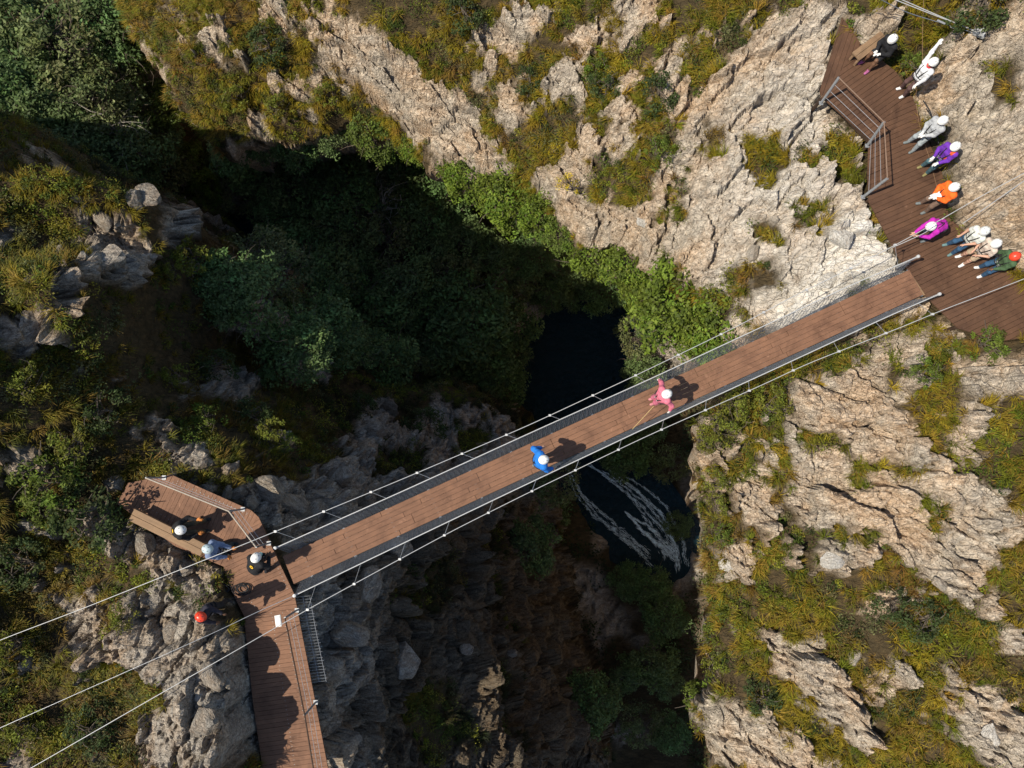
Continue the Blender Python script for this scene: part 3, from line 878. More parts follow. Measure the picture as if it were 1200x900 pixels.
def cable(pts, hs, n=60):
    return smooth_path([U(x, y, h) for (x, y), h in zip(pts, hs)], n)
HT = cable([(323, 642), (480, 572), (620, 508), (760, 445), (893, 383), (997, 334), (1075, 301)], [hz(x) + 1.0 for x in (323, 480, 620, 760, 893, 997, 1075)])
HB = cable([(345, 698), (480, 633), (618, 567), (760, 500), (900, 436), (1040, 371), (1100, 345)], [hz(x) + 1.0 for x in (345, 480, 618, 760, 900, 1040, 1100)])
MTX = [(320, 624), (475, 560), (616, 500), (745, 440), (869, 380), (928, 348), (1000, 313), (1072, 275)]
MT = cable([(-60, 775), (0, 750), (100, 712), (170, 684), (278, 641)] + MTX + [(1160, 224), (1200, 203), (1290, 155)], [1.5, 1.55, 1.6, 1.65, 1.75, 1.6, 1.2, 1.0, 1.02, 1.2, 1.35, 1.55, 1.8, 2.2, 2.35, 2.4], 90)
MBX = [(352, 719), (388, 699), (480, 649), (536, 619), (620, 577), (758, 511), (898, 449), (944, 427), (1060, 382), (1100, 365)]
MBc = cable([(-20, 932), (40, 898), (200, 806), (272, 765), (322, 736)] + MBX + [(1200, 327), (1290, 290)], [2.2, 2.2, 2.15, 2.0, 1.75, 1.6, 1.5, 1.25, 1.12, 1.0, .98, 1.2, 1.3, 1.65, 1.75, 1.9, 1.95], 90)
MB().tube([rel(bridge, p) for p in HT], .0155, 7).build('hand_cable', M['rope_white'], bridge, True)
MB().tube([rel(bridge, p) for p in HB], .0155, 7).build('hand_cable', M['rope_white'], bridge, True)
MB().tube([rel(bridge, p) for p in MT], .010, 6).build('main_cable', M['rope_white'], bridge, True)
MB().tube([rel(bridge, p) for p in MBc], .010, 6).build('main_cable', M['rope_white'], bridge, True)
EXT = cable([(345, 698), (305, 715), (265, 735), (200, 764), (0, 853), (-60, 880)], [1.03, 1.2, 1.4, 1.65, 1.9, 1.9], 24)
MB().tube([rel(bridge, p) for p in EXT], .008, 6).build('back_stay', M['cable'], bridge, True)
def at_t(C, t):
    """point of a cable nearest to bridge station t"""
    s = ((C[:, :2] - BR_A) @ e2) / BL
    return np.array([np.interp(t, s, C[:, k]) for k in range(3)])
for Hc, Mc in ((HT, MT), (HB, MBc)):
    for k in range(1, int(BL / 1.33) + 1):
        t = (k - .55) * 1.33 / BL
        if t > .97: break
        a, b = at_t(Mc, t), at_t(Hc, t + .012)
        h = MB().tube([rel(bridge, a), rel(bridge, b)], .007, 5).build('hanger', M['steel'], bridge)
        MB().box(rel(bridge, a), (.07, .055, .06)).build('cable_clamp', M['rope_white'], h)
        h.children[0].location = (0, 0, 0)
for sg, Hc in ((1, HT), (-1, HB)):
    mb = MB()
    T = np.linspace(.01, .985, 120)
    base = np.array([bp(t, sg * (HWB + .015), -.01) for t in T])
    top = np.array([at_t(Hc, t) for t in T])
    for f in (.0, .12, .24, .36, .48, .60, .72, .86):
        mb.tube([rel(bridge, a + (b - a) * f) for a, b in zip(base, top)], .0045, 4, False)
    N = int(BL / .075)
    for k in range(N):
        t = .01 + .975 * k / N
        a, b = bp(t, sg * (HWB + .015), -.01), at_t(Hc, t + (.004 if k % 2 else -.004))
        mb.tube([rel(bridge, a), rel(bridge, b)], .0048, 4, False)
    mb.build('side_netting', M['net'], bridge, kind='stuff')
for Hc, t in ((HT, .0), (HB, .012), (HT, .995), (HB, .99)):
    p = at_t(Hc, t)
    q = p.copy(); q[2] = -.05
    po = MB().tube([rel(bridge, q), rel(bridge, p + (0, 0, .03))], .032, 8).build('end_post', M['steel'], bridge)
    MB().lathe([(.0001, .05), (.045, .04), (.05, 0), (.045, -.03), (.0001, -.035)], 10, o=rel(bridge, p + (0, 0, .03))).build('post_cap', M['rope_white'], po)

# ---- guard rails
M['dull_steel'] = mat_plain('dull_steel', (.30, .31, .32), .55, .2, 20, .4)
M['rail_brown'] = mat_plain('brown_rail', (.20, .13, .09), .7, .2, 20)
def guard_rail(label, posts, rails, wires, mat, post_r=.026, rail_r=.022, group=None):
    root = thing('guard_rail', label, 'railing', posts[0][0])
    for a, b in posts:
        po = MB().tube([rel(root, a), rel(root, b)], post_r, 8).build('post', M['dull_steel'], root)
        MB().box(rel(root, a) + (0, 0, .012), (.12, .12, .02)).build('base_plate', M['dull_steel'], po)
    for a, b in rails:
        MB().tube([rel(root, p) for p in smooth_path([a, b], 6)], rail_r, 8).build('top_rail', mat, root, True)
    for a, b in wires:
        MB().tube([rel(root, a), rel(root, b)], .006, 5).build('wire', M['cable'], root)
    return root
P1, P2_, P3 = (U(962, 121), U(983, 91, 1.05)), (U(1016, 171), U(1036, 143, 1.05)), (U(1011, 231), U(1040, 209, 1.05))
def wires(p, q, fr=(.25, .5, .75)):
    return [(p[0] + (p[1] - p[0]) * f, q[0] + (q[1] - q[0]) * f) for f in fr]
guard_rail('grey steel guard rail along the cliff edge of the upper right platform', [P1, P2_, P3], [(P1[1], P2_[1]), (P2_[1], P3[1])], wires(P1, P2_) + wires(P2_, P3), M['rail_brown'], .042, .018)
def up(px, py, h):
    t = U(px, py, h)
    return (np.array((t[0], t[1], 0.0)), t)
A, B, C_ = up(171, 560, 1.05), up(268, 599, 1.05), up(300, 641, 1.05)
guard_rail('pale pipe guard rail along the upper edge of the left platform', [A, B, C_], [(A[1], B[1]), (B[1], C_[1])], wires(A, B, (.4, .7)) + wires(B, C_, (.4, .7)), mat_plain('weathered_pipe', (.36, .31, .25), .6, .2, 30))
A, B, C_ = up(334, 724, 1.08), up(357, 838, 1.08), up(372, 930, 1.08)
guard_rail('thin dark guard rail on the gorge side of the boardwalk', [A, B, C_], [(A[1], B[1]), (B[1], C_[1])], wires(A, B, (.35, .7)) + wires(B, C_, (.35, .7)), M['dark_timber'], .028, .02)
sb = thing('sign_box', 'small white box on the first rail post of the boardwalk', 'box', U(327, 727, 1.08) + np.array((0, 0, .03)), R(100))
MB().box((0, 0, .03), (.30, .15, .06)).build('case', mat_plain('white_box', (.75, .74, .70), .5, .08), sb)
MB().box((0, 0, .066), (.26, .11, .012)).build('lid', mat_plain('white_lid', (.8, .79, .76), .5, .05), sb)
MB().box((.12, 0, -.03), (.03, .1, .06)).build('bracket', M['steel'], sb)

# ---- benches
def bench(label, a, b, w, h, z=0.0):
    A, B = U(*a, z + h), U(*b, z + h)
    mid = (A + B) / 2
    L = np.linalg.norm((B - A)[:2])
    root = thing('bench', label, 'bench', (mid[0], mid[1], z), math.atan2(B[1] - A[1], B[0] - A[0]))
    for k in (-1, 1):
        MB().box((0, k * w / 4, h - .02), (L, w / 2 - .012, .04)).build('seat_plank', M['bench_wood'], root)
    for k in (-1, 1):
        MB().box((0, k * (w / 2 - .03), h - .09), (L - .1, .03, .1)).build('apron', M['bench_wood'], root)
        for j in (-1, 1):
            MB().box((j * (L / 2 - .12), k * (w / 2 - .06), (h - .04) / 2), (.07, .07, h - .045)).build('leg', M['bench_wood'], root)
    return root
bench('long plain wooden bench on the left platform behind the guides', (154, 603), (238, 645), .36, .45)
bench('short orange brown wooden bench under the seated person in black', (1003, 66), (1036, 41), .34, .44)

# ---- anchor gear, ropes
anc = thing('cable_anchor', 'steel rock anchor with turnbuckles holding cables in the upper right corner', 'anchor', on_ground(1142, 44, 'R'))
a0 = np.array(anc.location)
MB().box((0, 0, .06), (.34, .26, .05), Matrix.Rotation(R(-25), 3, 'Z')).build('plate', M['steel'], anc)
for q in ((-.1, .06), (.1, -.06), (.08, .08)):
    MB().lathe([(.0001, .16), (.03, .15), (.035, .06), (.03, 0), (.03, -.1)], 8, o=(q[0], q[1], 0)).build('bolt', M['steel'], anc)
for (x0, y0), (x1, y1), r, m in (((1020, -12), (1134, 40), .013, 'rope_white'), ((1030, -12), (1140, 47), .013, 'rope_white'), ((985, -25), (1138, 50), .012, 'net')):
    q = U(x0, y0, a0[2] + .9)
    mid = (q + a0) / 2 + np.array((0, 0, .02 if m != 'net' else -.25))
    MB().tube(smooth_path([q - a0, mid - a0, np.array((0, 0, .12)) + (U(x1, y1, a0[2]) - a0) * .3], 20), r, 6).build('stay_cable', M[m], anc, True)
for f in (.72, .86):
    q = U(1134, 40, a0[2] + .1); p = U(1020, -12, a0[2] + .9)
    c = p + (q - p) * f - a0
    dv = (q - p) / np.linalg.norm(q - p)
    MB().tube([c - dv * .13, c + dv * .13], .028, 8).build('turnbuckle', M['steel'], anc)
def rope(label, pts, r, mat, n=30, cat='rope'):
    P = smooth_path(pts, n)
    o = np.array(P[len(P) // 2])
    root = MB().tube(P - o, r, 6).build('rope', mat, None, True, label=label, cat=cat)
    root.location = tuple(o)
    return root
M['rope_tan'] = mat_plain('tan_rope', (.50, .36, .16), .85, .25, 60)
M['rope_brown'] = mat_plain('brown_rope', (.22, .13, .07), .9, .25, 60)
M['rope_black'] = mat_plain('black_rope', (.02, .02, .022), .8, .3, 60)
rope('brown safety rope hanging across the top right rock to the platform', [U(1083, -20, 1.8), U(1081, 40, 1.3), U(1081, 84, 1.0), U(1072, 112, .5), U(1078, 150, .12), U(1090, 188, .06), U(1102, 235, .06)], .006, M['rope_brown'], 50)
rope('grey stay cable running over rock to the right edge above the queue', [U(1128, 262, 1.2), U(1160, 240, 1.5), U(1200, 212, 1.9), U(1260, 170, 2.4)], .012, M['cable'], 20, 'cable')
rope('thin black stay on the rock right of the person in grey hoodie', [U(1082, 118, .7), U(1090, 130, .75), U(1096, 150, .6), U(1100, 168, .5)], .02, M['rope_black'], 20)
for lab, c, n, r0 in (('black rope heap at the lower edge of the left platform', (284, 690), 5, .18), ('coil of black rope by the gear below the denim jacket', (262, 690), 4, .16)):
    an = np.linspace(0, 2 * math.pi * n, 26 * n)
    o = U(*c, .03)
    rp = random.Random(n)
    ph = [rp.uniform(0, 6) for _ in range(4)]
    pts = np.stack([np.cos(an) * r0 * (1 + .35 * np.sin(an * .37 + ph[0])) + .05 * np.sin(an * .21 + ph[1]), np.sin(an) * r0 * .7 * (1 + .3 * np.sin(an * .29 + ph[2])), .012 + .05 * an / an[-1] + .012 * np.sin(an * 1.3)], 1)
    q = MB().tube(pts, .013, 5).build('rope_coil', M['rope_black'], None, True, label=lab, cat='rope')
    q.location = tuple(o)
gb = thing('gear_bag', 'dark equipment bag with metal clips beside the guide in denim', 'bag', U(266, 640, 0))
me = MB()
an = np.linspace(0, math.pi, 9)
prof = [(.0001, .42), (.10, .41), (.17, .36), (.2, .2), (.19, .03), (.0001, 0)]
me.lathe(prof, 14, sc=(1.25, .85, 1)).build('body', mat_plain('black_nylon', (.018, .02, .022), .7, .4, 20), gb, True)
MB().tube([(-.2, 0, .3), (-.12, .02, .48), (.1, .02, .48), (.2, 0, .3)], .018, 6).build('handle', M['rope_black'], gb, True)
for q in ((-.1, -.05, .42), (.05, .06, .43), (.14, -.05, .4), (-.02, -.1, .41)):
    an = np.linspace(0, 2 * math.pi, 13)
    MB().tube(np.stack([.05 * np.cos(an), .028 * np.sin(an), .02 * np.sin(2 * an)], 1) + np.array(q), .007, 5).build('carabiner', M['steel'], gb, True)
# ------------------------------------------------------------------ people
def surface_net(F, o, h):
    S = F < 0
    nx, ny, nz = F.shape
    c = np.zeros((nx - 1, ny - 1, nz - 1, 3)); cnt = np.zeros((nx - 1, ny - 1, nz - 1))
    corners = [(i, j, k) for i in (0, 1) for j in (0, 1) for k in (0, 1)]
    def sub(A, i, j, k): return A[i:nx - 1 + i, j:ny - 1 + j, k:nz - 1 + k]
    for a in corners:
        for ax in range(3):
            if a[ax]: continue
            b = list(a); b[ax] = 1
            fa, fb = sub(F, *a), sub(F, *b)
            x = (fa < 0) != (fb < 0)
            t = np.where(x, fa / np.where(x, fa - fb, 1), 0)
            for q in range(3):
                c[..., q] += np.where(x, a[q] + (t if q == ax else 0), 0)
            cnt += x
    act = cnt > 0
    idx = -np.ones(act.shape, int)
    idx[act] = np.arange(act.sum())
    V = c[act] / cnt[act][:, None] + np.argwhere(act)
    faces = []
    for ax in range(3):
        sl0 = [slice(1, -1)] * 3; sl0[ax] = slice(0, -1)
        sl1 = [slice(1, -1)] * 3; sl1[ax] = slice(1, None)
        A, B = S[tuple(sl0)], S[tuple(sl1)]
        e = np.argwhere(A != B)
        if not len(e): continue
        s = A[tuple(e.T)]
        base = e.copy()
        for q in range(3):
            if q != ax: base[:, q] += 1
        u, v = [(1, 2), (2, 0), (0, 1)][ax]
        def cell(du, dv):
            cc = base.copy(); cc[:, u] -= du; cc[:, v] -= dv
            return idx[tuple(cc.T)]
        q = np.stack([cell(1, 1), cell(0, 1), cell(0, 0), cell(1, 0)], 1)
        q[~s] = q[~s][:, ::-1]
        faces.append(q)
    return V * h + o, np.concatenate(faces)
def sdf_mesh(name, bones, h=.014, k=.03, cut=None, crease=0.0):
    """bones: (a, b, ra, rb) round cones smoothly joined into one surface"""
    A = np.array([b[0] for b in bones]); B = np.array([b[1] for b in bones])
    rm = np.array([max(b[2], b[3]) for b in bones])
    lo = np.minimum(A, B) - rm[:, None]; hi = np.maximum(A, B) + rm[:, None]
    o = lo.min(0) - .04
    n = np.ceil((hi.max(0) + .04 - o) / h).astype(int) + 1
    F = np.full(n, .2, np.float32)
    for (a, b, ra, rb), l, u in zip(bones, lo, hi):
        a, b = np.asarray(a, float), np.asarray(b, float)
        i0 = np.maximum(0, np.floor((l - .07 - o) / h).astype(int)); i1 = np.minimum(n, np.ceil((u + .07 - o) / h).astype(int) + 1)
        X, Y, Z = np.meshgrid(*[o[q] + h * np.arange(i0[q], i1[q]) for q in range(3)], indexing='ij')
        d = b - a
        L2 = max(d @ d, 1e-9)
        t = np.clip(((X - a[0]) * d[0] + (Y - a[1]) * d[1] + (Z - a[2]) * d[2]) / L2, 0, 1)
        D = np.sqrt((X - a[0] - t * d[0]) ** 2 + (Y - a[1] - t * d[1]) ** 2 + (Z - a[2] - t * d[2]) ** 2) - (ra + (rb - ra) * t)
        G = F[i0[0]:i1[0], i0[1]:i1[1], i0[2]:i1[2]]
        kk = min(k, .9 * max(min(ra, rb), .008))
        hh = np.maximum(kk - np.abs(G - D), 0) / kk
        F[i0[0]:i1[0], i0[1]:i1[1], i0[2]:i1[2]] = np.minimum(G, D) - hh * hh * kk * .25
    if cut is not None:
        for (p, nrm) in cut:
            X, Y, Z = np.meshgrid(*[o[q] + h * np.arange(n[q]) for q in range(3)], indexing='ij')
            F = np.maximum(F, (X - p[0]) * nrm[0] + (Y - p[1]) * nrm[1] + (Z - p[2]) * nrm[2])
    V, Q = surface_net(F, o, h)
    if crease:
        V = V + vnormals(V, Q) * (crease * (fbm(V + len(bones), 11, 3, 3, .6, True) + .5 * fbm(V, 26, 2, 5)))[:, None]
    return mesh_np(name, V, Q, True)
def ik(a, t, l1, l2, hint):
    a, t = np.asarray(a, float), np.asarray(t, float)
    d = t - a; L = np.linalg.norm(d)
    L2 = min(L, (l1 + l2) * .995); d = d / max(L, 1e-6)
    t = a + d * L2
    x = (l1 * l1 - l2 * l2 + L2 * L2) / (2 * L2)
    r = math.sqrt(max(0, l1 * l1 - x * x))
    hint = np.asarray(hint, float); hint = hint - d * (hint @ d)
    hint /= max(np.linalg.norm(hint), 1e-6)
    return a + d * x + hint * r, t
def nrmz(v):
    v = np.asarray(v, float)
    return v / max(np.linalg.norm(v), 1e-9)

SKIN = {}
def cloth(c, rough=.85):
    key = tuple(round(x, 3) for x in c)
    if key not in SKIN:
        SKIN[key] = mat_plain('fabric_%d' % len(SKIN), c, rough, .22, 14, 0, .5)
    return SKIN[key]
SKIN_L = mat_plain('skin_fair', (.52, .30, .21), .55, .08, 20)
SKIN_D = mat_plain('skin_brown', (.16, .085, .05), .55, .1, 20)
HAIR = mat_plain('dark_hair', (.03, .02, .014), .6, .4, 60)
HELM = {'white': mat_plain('white_helmet', (.80, .79, .75), .35, .04, 20, spec=.5), 'pale': mat_plain('pale_blue_helmet', (.50, .60, .62), .35, .05, 20, spec=.5),
        'red': mat_plain('red_helmet', (.75, .06, .025), .32, .06, 20, spec=.5), 'grey': mat_plain('light_grey_helmet', (.66, .66, .63), .35, .05, 20, spec=.5)}
DARK = mat_plain('black_webbing', (.02, .02, .022), .7, .3, 40)
YEL = mat_plain('yellow_ring', (.85, .50, .03), .5, .1, 30)
EYE = mat_plain('eye', (.04, .03, .025), .2, .1, 50)
RED = mat_plain('red_bandana', (.6, .03, .035), .8, .15, 30)

def hand_bones(w, d, palm_n, side, grip=.5, s=1.0):
    """palm + four fingers + thumb; w wrist, d pointing along the hand, palm_n the palm's normal"""
    d = nrmz(d); pn = nrmz(np.asarray(palm_n) - d * (np.dot(palm_n, d)))
    sd = np.cross(pn, d) * side
    B = []
    c = w + d * .045 * s
    for k in (-1, -.33, .33, 1):
        B.append((w + sd * k * .016 * s, w + d * .085 * s + sd * k * .031 * s, .017 * s, .014 * s))
    Ls = (.070, .082, .078, .062)
    for k, L in zip((-1, -.33, .33, 1), Ls):
        p = w + d * .088 * s + sd * k * .033 * s
        a1 = grip * .6; a2 = grip * 1.5
        q = p + (d * math.cos(a1) + pn * math.sin(a1)) * L * .5 * s
        r = q + (d * math.cos(a2) + pn * math.sin(a2)) * L * .5 * s
        B += [(p, q, .0105 * s, .0098 * s), (q, r, .0098 * s, .0085 * s)]
    p = w + d * .025 * s - sd * .022 * s
    q = p + nrmz(d * .6 - sd * .8 + pn * .3) * .045 * s
    r = q + nrmz(d * .9 - sd * .25 + pn * .45) * .038 * s
    B += [(p, q, .014 * s, .012 * s), (q, r, .012 * s, .0095 * s)]
    return B

def person(label, base, yaw, top, legs, shoes, helmet='white', skin=None, lean=0, twist=0, side=0, hands=None, feet=None, pelvis=.95, seat=None, shorts=False,
           sleeves='long', gloves=None, harness=DARK, head_pitch=10, head_yaw=0, ring=False, hair=False, s=1.0, bulk=0.0, pack=None, vest=None, scarf=False, inner=None, socks=None):
    skin = skin or SKIN_L
    root = thing('person', label, 'person', base, yaw, None)
    root.scale = (s, s, s)
    X, Y, Z = np.eye(3)
    pel = np.array((0 if seat is None else seat[0], 0, pelvis))
    la, sa = R(lean), R(side)
    upv = nrmz((math.sin(la), math.sin(sa), math.cos(la) * math.cos(sa)))
    tw = R(twist)
    lat = nrmz(np.array((-math.sin(tw), math.cos(tw), 0)) - upv * np.dot((-math.sin(tw), math.cos(tw), 0), upv))   # person's left
    fwd = np.cross(lat, upv)
    waist = pel + upv * .12 * .6 + Z * .05
    chest = pel + upv * .34
    neck = pel + upv * .52
    hp, hy = R(head_pitch) + la * .45, R(head_yaw) + tw
    hup = nrmz((math.sin(hp) * math.cos(hy), math.sin(sa) * .5 + math.sin(hp) * math.sin(hy), math.cos(hp)))
    head = neck + upv * .04 + hup * .135
    hf0 = np.array((math.cos(hy), math.sin(hy), 0)); hf = nrmz(hf0 - hup * (hf0 @ hup)); hl = np.cross(hup, hf)
    hipL, hipR = pel + Y * .085 - Z * .03, pel - Y * .085 - Z * .03
    shL, shR = neck - upv * .055 + lat * .175, neck - upv * .055 - lat * .175
    feet = feet or ((.03, .12), (-.02, -.12))
    fz = .085
    legsj = []
    for hip, f in ((hipL, feet[0]), (hipR, feet[1])):
        fx, fy = f[0], f[1]
        ft = np.array((fx, fy, fz + (f[2] if len(f) > 2 else 0)))
        kn, an = ik(hip, ft, .43, .43, (1, f[1] * .6, .15))
        legsj.append((hip, kn, an))
    hands = hands or ((.12, .28, .85), (.12, -.28, .85))
    arms = []
    for sh, t, sg in ((shL, hands[0], 1), (shR, hands[1], -1)):
        t = np.array(t[:3], float)
        el, wr = ik(sh, t, .28, .25, (-.5, sg * .7, -.55))
        arms.append((sh, el, wr))
    cranium = [(head + hf * .015, head - hf * .02, .092, .095), (head - hup * .07 + hf * .045, head - hup * .035 + hf * .04, .055, .07)]
    face = [(head - hup * .01 + hf * .10, head - hup * .045 + hf * .118, .012, .016),                                  # nose
            (head - hup * .072 + hf * .092 + hl * .02, head - hup * .072 + hf * .092 - hl * .02, .012, .012),        # mouth
            (head - hup * .105 + hf * .075, head - hup * .095 + hf * .06, .022, .03),                                    # chin
            (head - hup * .005 + hl * .092, head - hup * .045 + hl * .09, .014, .011), (head - hup * .005 - hl * .092, head - hup * .045 - hl * .09, .014, .011)]
    neckb = [(neck - upv * .03, head - hup * .06, .055, .052)]
    bb = bulk
    torso = [(pel + lat * .06, pel - lat * .06, .105, .105), (pel, waist, .11, .105), (waist + lat * .045, chest + lat * .075 - upv * .05, .105, .11),
             (waist - lat * .045, chest - lat * .075 - upv * .05, .105, .11), (chest + lat * .07, chest - lat * .07, .115, .115),
             (chest + lat * .07, shL - lat * .03, .10, .062), (chest - lat * .07, shR + lat * .03, .10, .062), (shL, shR, .058, .058)]
    ab = []
    for sh, el, wr in arms:
        ab += [(sh, el, .054, .043), (el, wr, .043, .029)]
    lb = []
    for hip, kn, an in legsj:
        lb += [(hip, kn, .085, .056), (kn, kn + (an - kn) * .35, .054, .056), (kn + (an - kn) * .35, an, .056, .036)]
    hb, gl = [], [[], []]
    for q, ((sh, el, wr), sg) in enumerate(zip(arms, (1, -1))):
        hd = nrmz(wr - el)
        pn = nrmz(np.cross(hd, Z) * -sg * .5 - Z * .6) if abs(hd[2]) < .9 else nrmz(-Y * sg)
        b = hand_bones(wr + hd * .012, hd, pn, sg, .55)
        gl[q] = b
        hb += b
    fb = []
    for (hip, kn, an), f in zip(legsj, feet):
        toe = nrmz((1, f[1] * .9, 0))
        fb += [(an - Z * .045 - toe * .04, an - Z * .05 + toe * .13, .036, .028)]
    body = obj('body', sdf_mesh('body', cranium + face + neckb + torso + ab + hb + lb + fb, .0175), skin, root)
    infl = lambda bs, d: [(a, b, ra + d, rb + d) for a, b, ra, rb in bs]
    shirt = infl(torso, .014 + bb)
    # cloth folds: soft rolls round the waist
    shirt += [(pel + lat * .05 + fwd * .03, pel - lat * .05 + fwd * .03, .115 + bb, .115 + bb), (neck - upv * .02, neck + upv * .015, .064, .06)]
    for (sh, el, wr) in arms:
        if sleeves == 'long':
            shirt += [(sh, el, .066 + bb * .6, .056 + bb * .5), (el, wr - nrmz(wr - el) * .02, .057 + bb * .5, .042 + bb * .3)]
        else:
            shirt += [(sh, sh + (el - sh) * .62, .067, .062)]
    obj('jacket' if sleeves == 'long' else 'shirt', sdf_mesh('top', shirt, .0175, .035, crease=.011), top, root)
    tr = infl(torso[:2], .018)
    for hip, kn, an in legsj:
        if shorts:
            tr += [(hip, hip + (kn - hip) * .8, .102, .088)]
        else:
            tr += [(hip, kn, .099, .07), (kn, an, .069, .055)]
    obj('trousers' if not shorts else 'shorts', sdf_mesh('trousers', tr, .0175, .035, crease=.009), legs, root)
    for (hip, kn, an), f in zip(legsj, feet):
        toe = nrmz((1, f[1] * .9, 0)); sdv = np.cross(Z, toe)
        sb_ = [(an - Z * .02, an - Z * .045, .047, .047), (an - Z * .045 - toe * .045, an - Z * .05 + toe * .12, .043, .037),
               (an - Z * .045 + toe * .05 + sdv * .012, an - Z * .052 + toe * .14 - sdv * .006, .038, .034)]
        sh_ = obj('shoe', sdf_mesh('shoe', sb_, .012, .02), shoes, root)
        so = [(an - Z * .076 - toe * .055 + sdv * k, an - Z * .076 + toe * .15 + sdv * k * .8, .012, .012) for k in (-.028, -.01, .01, .028)]
        obj('sole', sdf_mesh('sole', so, .01, .012), SOLE, sh_)
        if socks is not None:
            obj('sock', sdf_mesh('sock', [(an + Z * .0, an + (kn - an) * .25, .046, .05)], .012), socks, root)
    if gloves is not None:
        for b, (sh, el, wr) in zip(gl, arms):
            hd = nrmz(wr - el)
            obj('glove', sdf_mesh('glove', infl(b, .0045) + [(wr - hd * .03, wr + hd * .03, .04, .035)], .010, .012), gloves, root)
    # eyes
    for sg in (-1, 1):
        c = head + hf * .102 + hl * .034 * sg - hup * .002
        MB().lathe([(.0001, -.012), (.009, -.008), (.012, 0), (.009, .008), (.0001, .012)], 8, o=c).build('eye', EYE, root, True)
    # hair under the helmet
    hbn = [(head - hf * .03 - hup * .02, head - hf * .04 - hup * .07, .092, .07)]
    if hair: hbn += [(head - hf * .08 - hup * .07, neck - fwd * .11 - upv * .14, .045, .028)]
    obj('hair', sdf_mesh('hair', hbn, .014), HAIR, root)
    # helmet
    Mh = np.stack([hf, hl, hup], 1)
    prof = [(math.cos(a) * .128, math.sin(a) * .118) for a in np.linspace(math.pi / 2 - .01, -.12, 9)]
    prof += [(.136, -.022), (.135, -.03), (.122, -.024), (.118, 0)]
    hm = MB().lathe(prof, 22, Mh, head + hup * .045 - hf * .008, (1.13, .97, 1)).build('helmet', HELM[helmet], root, True)
    vm = MB()
    for a, r, tl in ((-.5, .075, .3), (.5, .075, .3), (-.5, .075, -.6), (.5, .075, -.6)):
        q = np.array((tl * .1, a * .1, .118 * math.sqrt(max(.05, 1 - (a * .1 / .124) ** 2 - (tl * .1 / .145) ** 2)) - .002))
        v = MB().box(head + hup * .045 - hf * .008 + Mh @ q, (.05, .014, .008), Mh @ np.asarray(Matrix.Rotation(-tl * .5, 3, 'Y'))).build('vent', DARK, hm)
    MB().tube([head + hl * .12 * math.cos(a) - hup * (.02 + .115 * math.sin(a)) + hf * .045 * math.sin(a) for a in np.linspace(0, math.pi, 11)], .008, 5).build('chin_strap', DARK, hm)
    if harness is not None:
        def torso_ring(c, rx, ry, r, name):
            a = np.linspace(0, 2 * math.pi, 22)
            MB().tube([c + fwd * rx * math.cos(q) + lat * ry * math.sin(q) for q in a], r, 6).build(name, harness, root, True)
        torso_ring(pel + upv * .06, .135 + bb, .195 + bb, .021, 'harness_belt')
        for (hip, kn, an), sg in zip(legsj, (1, -1)):
            c = hip + (kn - hip) * .28; d = nrmz(kn - hip); u1 = nrmz(np.cross(d, Y)); u2 = np.cross(d, u1)
            MB().tube([c + (u1 * math.cos(q) + u2 * math.sin(q)) * .104 for q in np.linspace(0, 2 * math.pi, 16)], .016, 5).build('leg_loop', harness, root, True)
        for sg in (-1, 1):
            o_ = .128 + bb
            path = [pel + upv * .06 + fwd * (o_ + .01) + lat * sg * .05, chest + fwd * (o_ + .01) + lat * sg * .085, neck - upv * .01 + lat * sg * .11 + fwd * .06,
                    neck + upv * .012 + bb * upv + lat * sg * .115, neck - upv * .03 + lat * sg * .11 - fwd * .075, chest - fwd * (o_ + .008) + lat * sg * .05, pel + upv * .06 - fwd * (o_ + .008) - lat * sg * .03]
            MB().tube(smooth_path(path, 30), .017, 6).build('shoulder_strap', harness, root, True)
        a = np.linspace(0, 2 * math.pi, 14)
        for q in (-.06, .05):
            c = pel + upv * .07 + fwd * (.15 + bb) + lat * q
            MB().tube([c + lat * .022 * math.cos(t) + (Z * .045) * math.sin(t) - Z * .05 for t in a], .007, 5).build('carabiner', M['steel'], root, True)
    if ring:
        c = chest - fwd * (.145 + bb) + upv * .03
        MB().tube([c + lat * .045 * math.cos(t) + upv * .045 * math.sin(t) for t in np.linspace(0, 2 * math.pi, 16)], .013, 6).build('back_ring', YEL, root, True)
    if pack is not None:
        c = chest - fwd * .20 - upv * .03
        pb = [(c + lat * k + upv * .16, c + lat * k - upv * .17, .075, .09) for k in (-.07, 0, .07)]
        obj('backpack', sdf_mesh('backpack', pb, .017), pack, root)
    if vest is not None:
        vb = [(chest + lat * k - upv * .2, chest + lat * k * 1.3 + upv * .12, .128, .10) for k in (.085,)]
        obj('vest_panel', sdf_mesh('vest', vb, .017), vest, root)
    if scarf:
        a = np.linspace(0, 2 * math.pi, 16)
        MB().tube([neck + upv * .035 + lat * .068 * math.cos(t) + fwd * .07 * math.sin(t) for t in a], .026, 7).build('neck_scarf', RED, root, True)
    return root
SOLE = mat_plain('shoe_sole', (.08, .075, .07), .8, .2, 30)
WHITE_SHOE = cloth((.72, .70, .68)); GREY_SHOE = cloth((.16, .18, .18)); OLIVE_SHOE = cloth((.22, .19, .08)); BLACK_SHOE = cloth((.03, .03, .03)); TEAL_SHOE = cloth((.13, .22, .22))
JEANS = cloth((.035, .09, .17)); NAVY = cloth((.02, .03, .07)); BLACK = cloth((.014, .014, .016))
WGLOVE = cloth((.72, .70, .66)); LGLOVE = cloth((.55, .20, .05))
PIECES = mat_plain
D2R = R
def feet_at(px, py, z=0.0): return U(px, py, z)

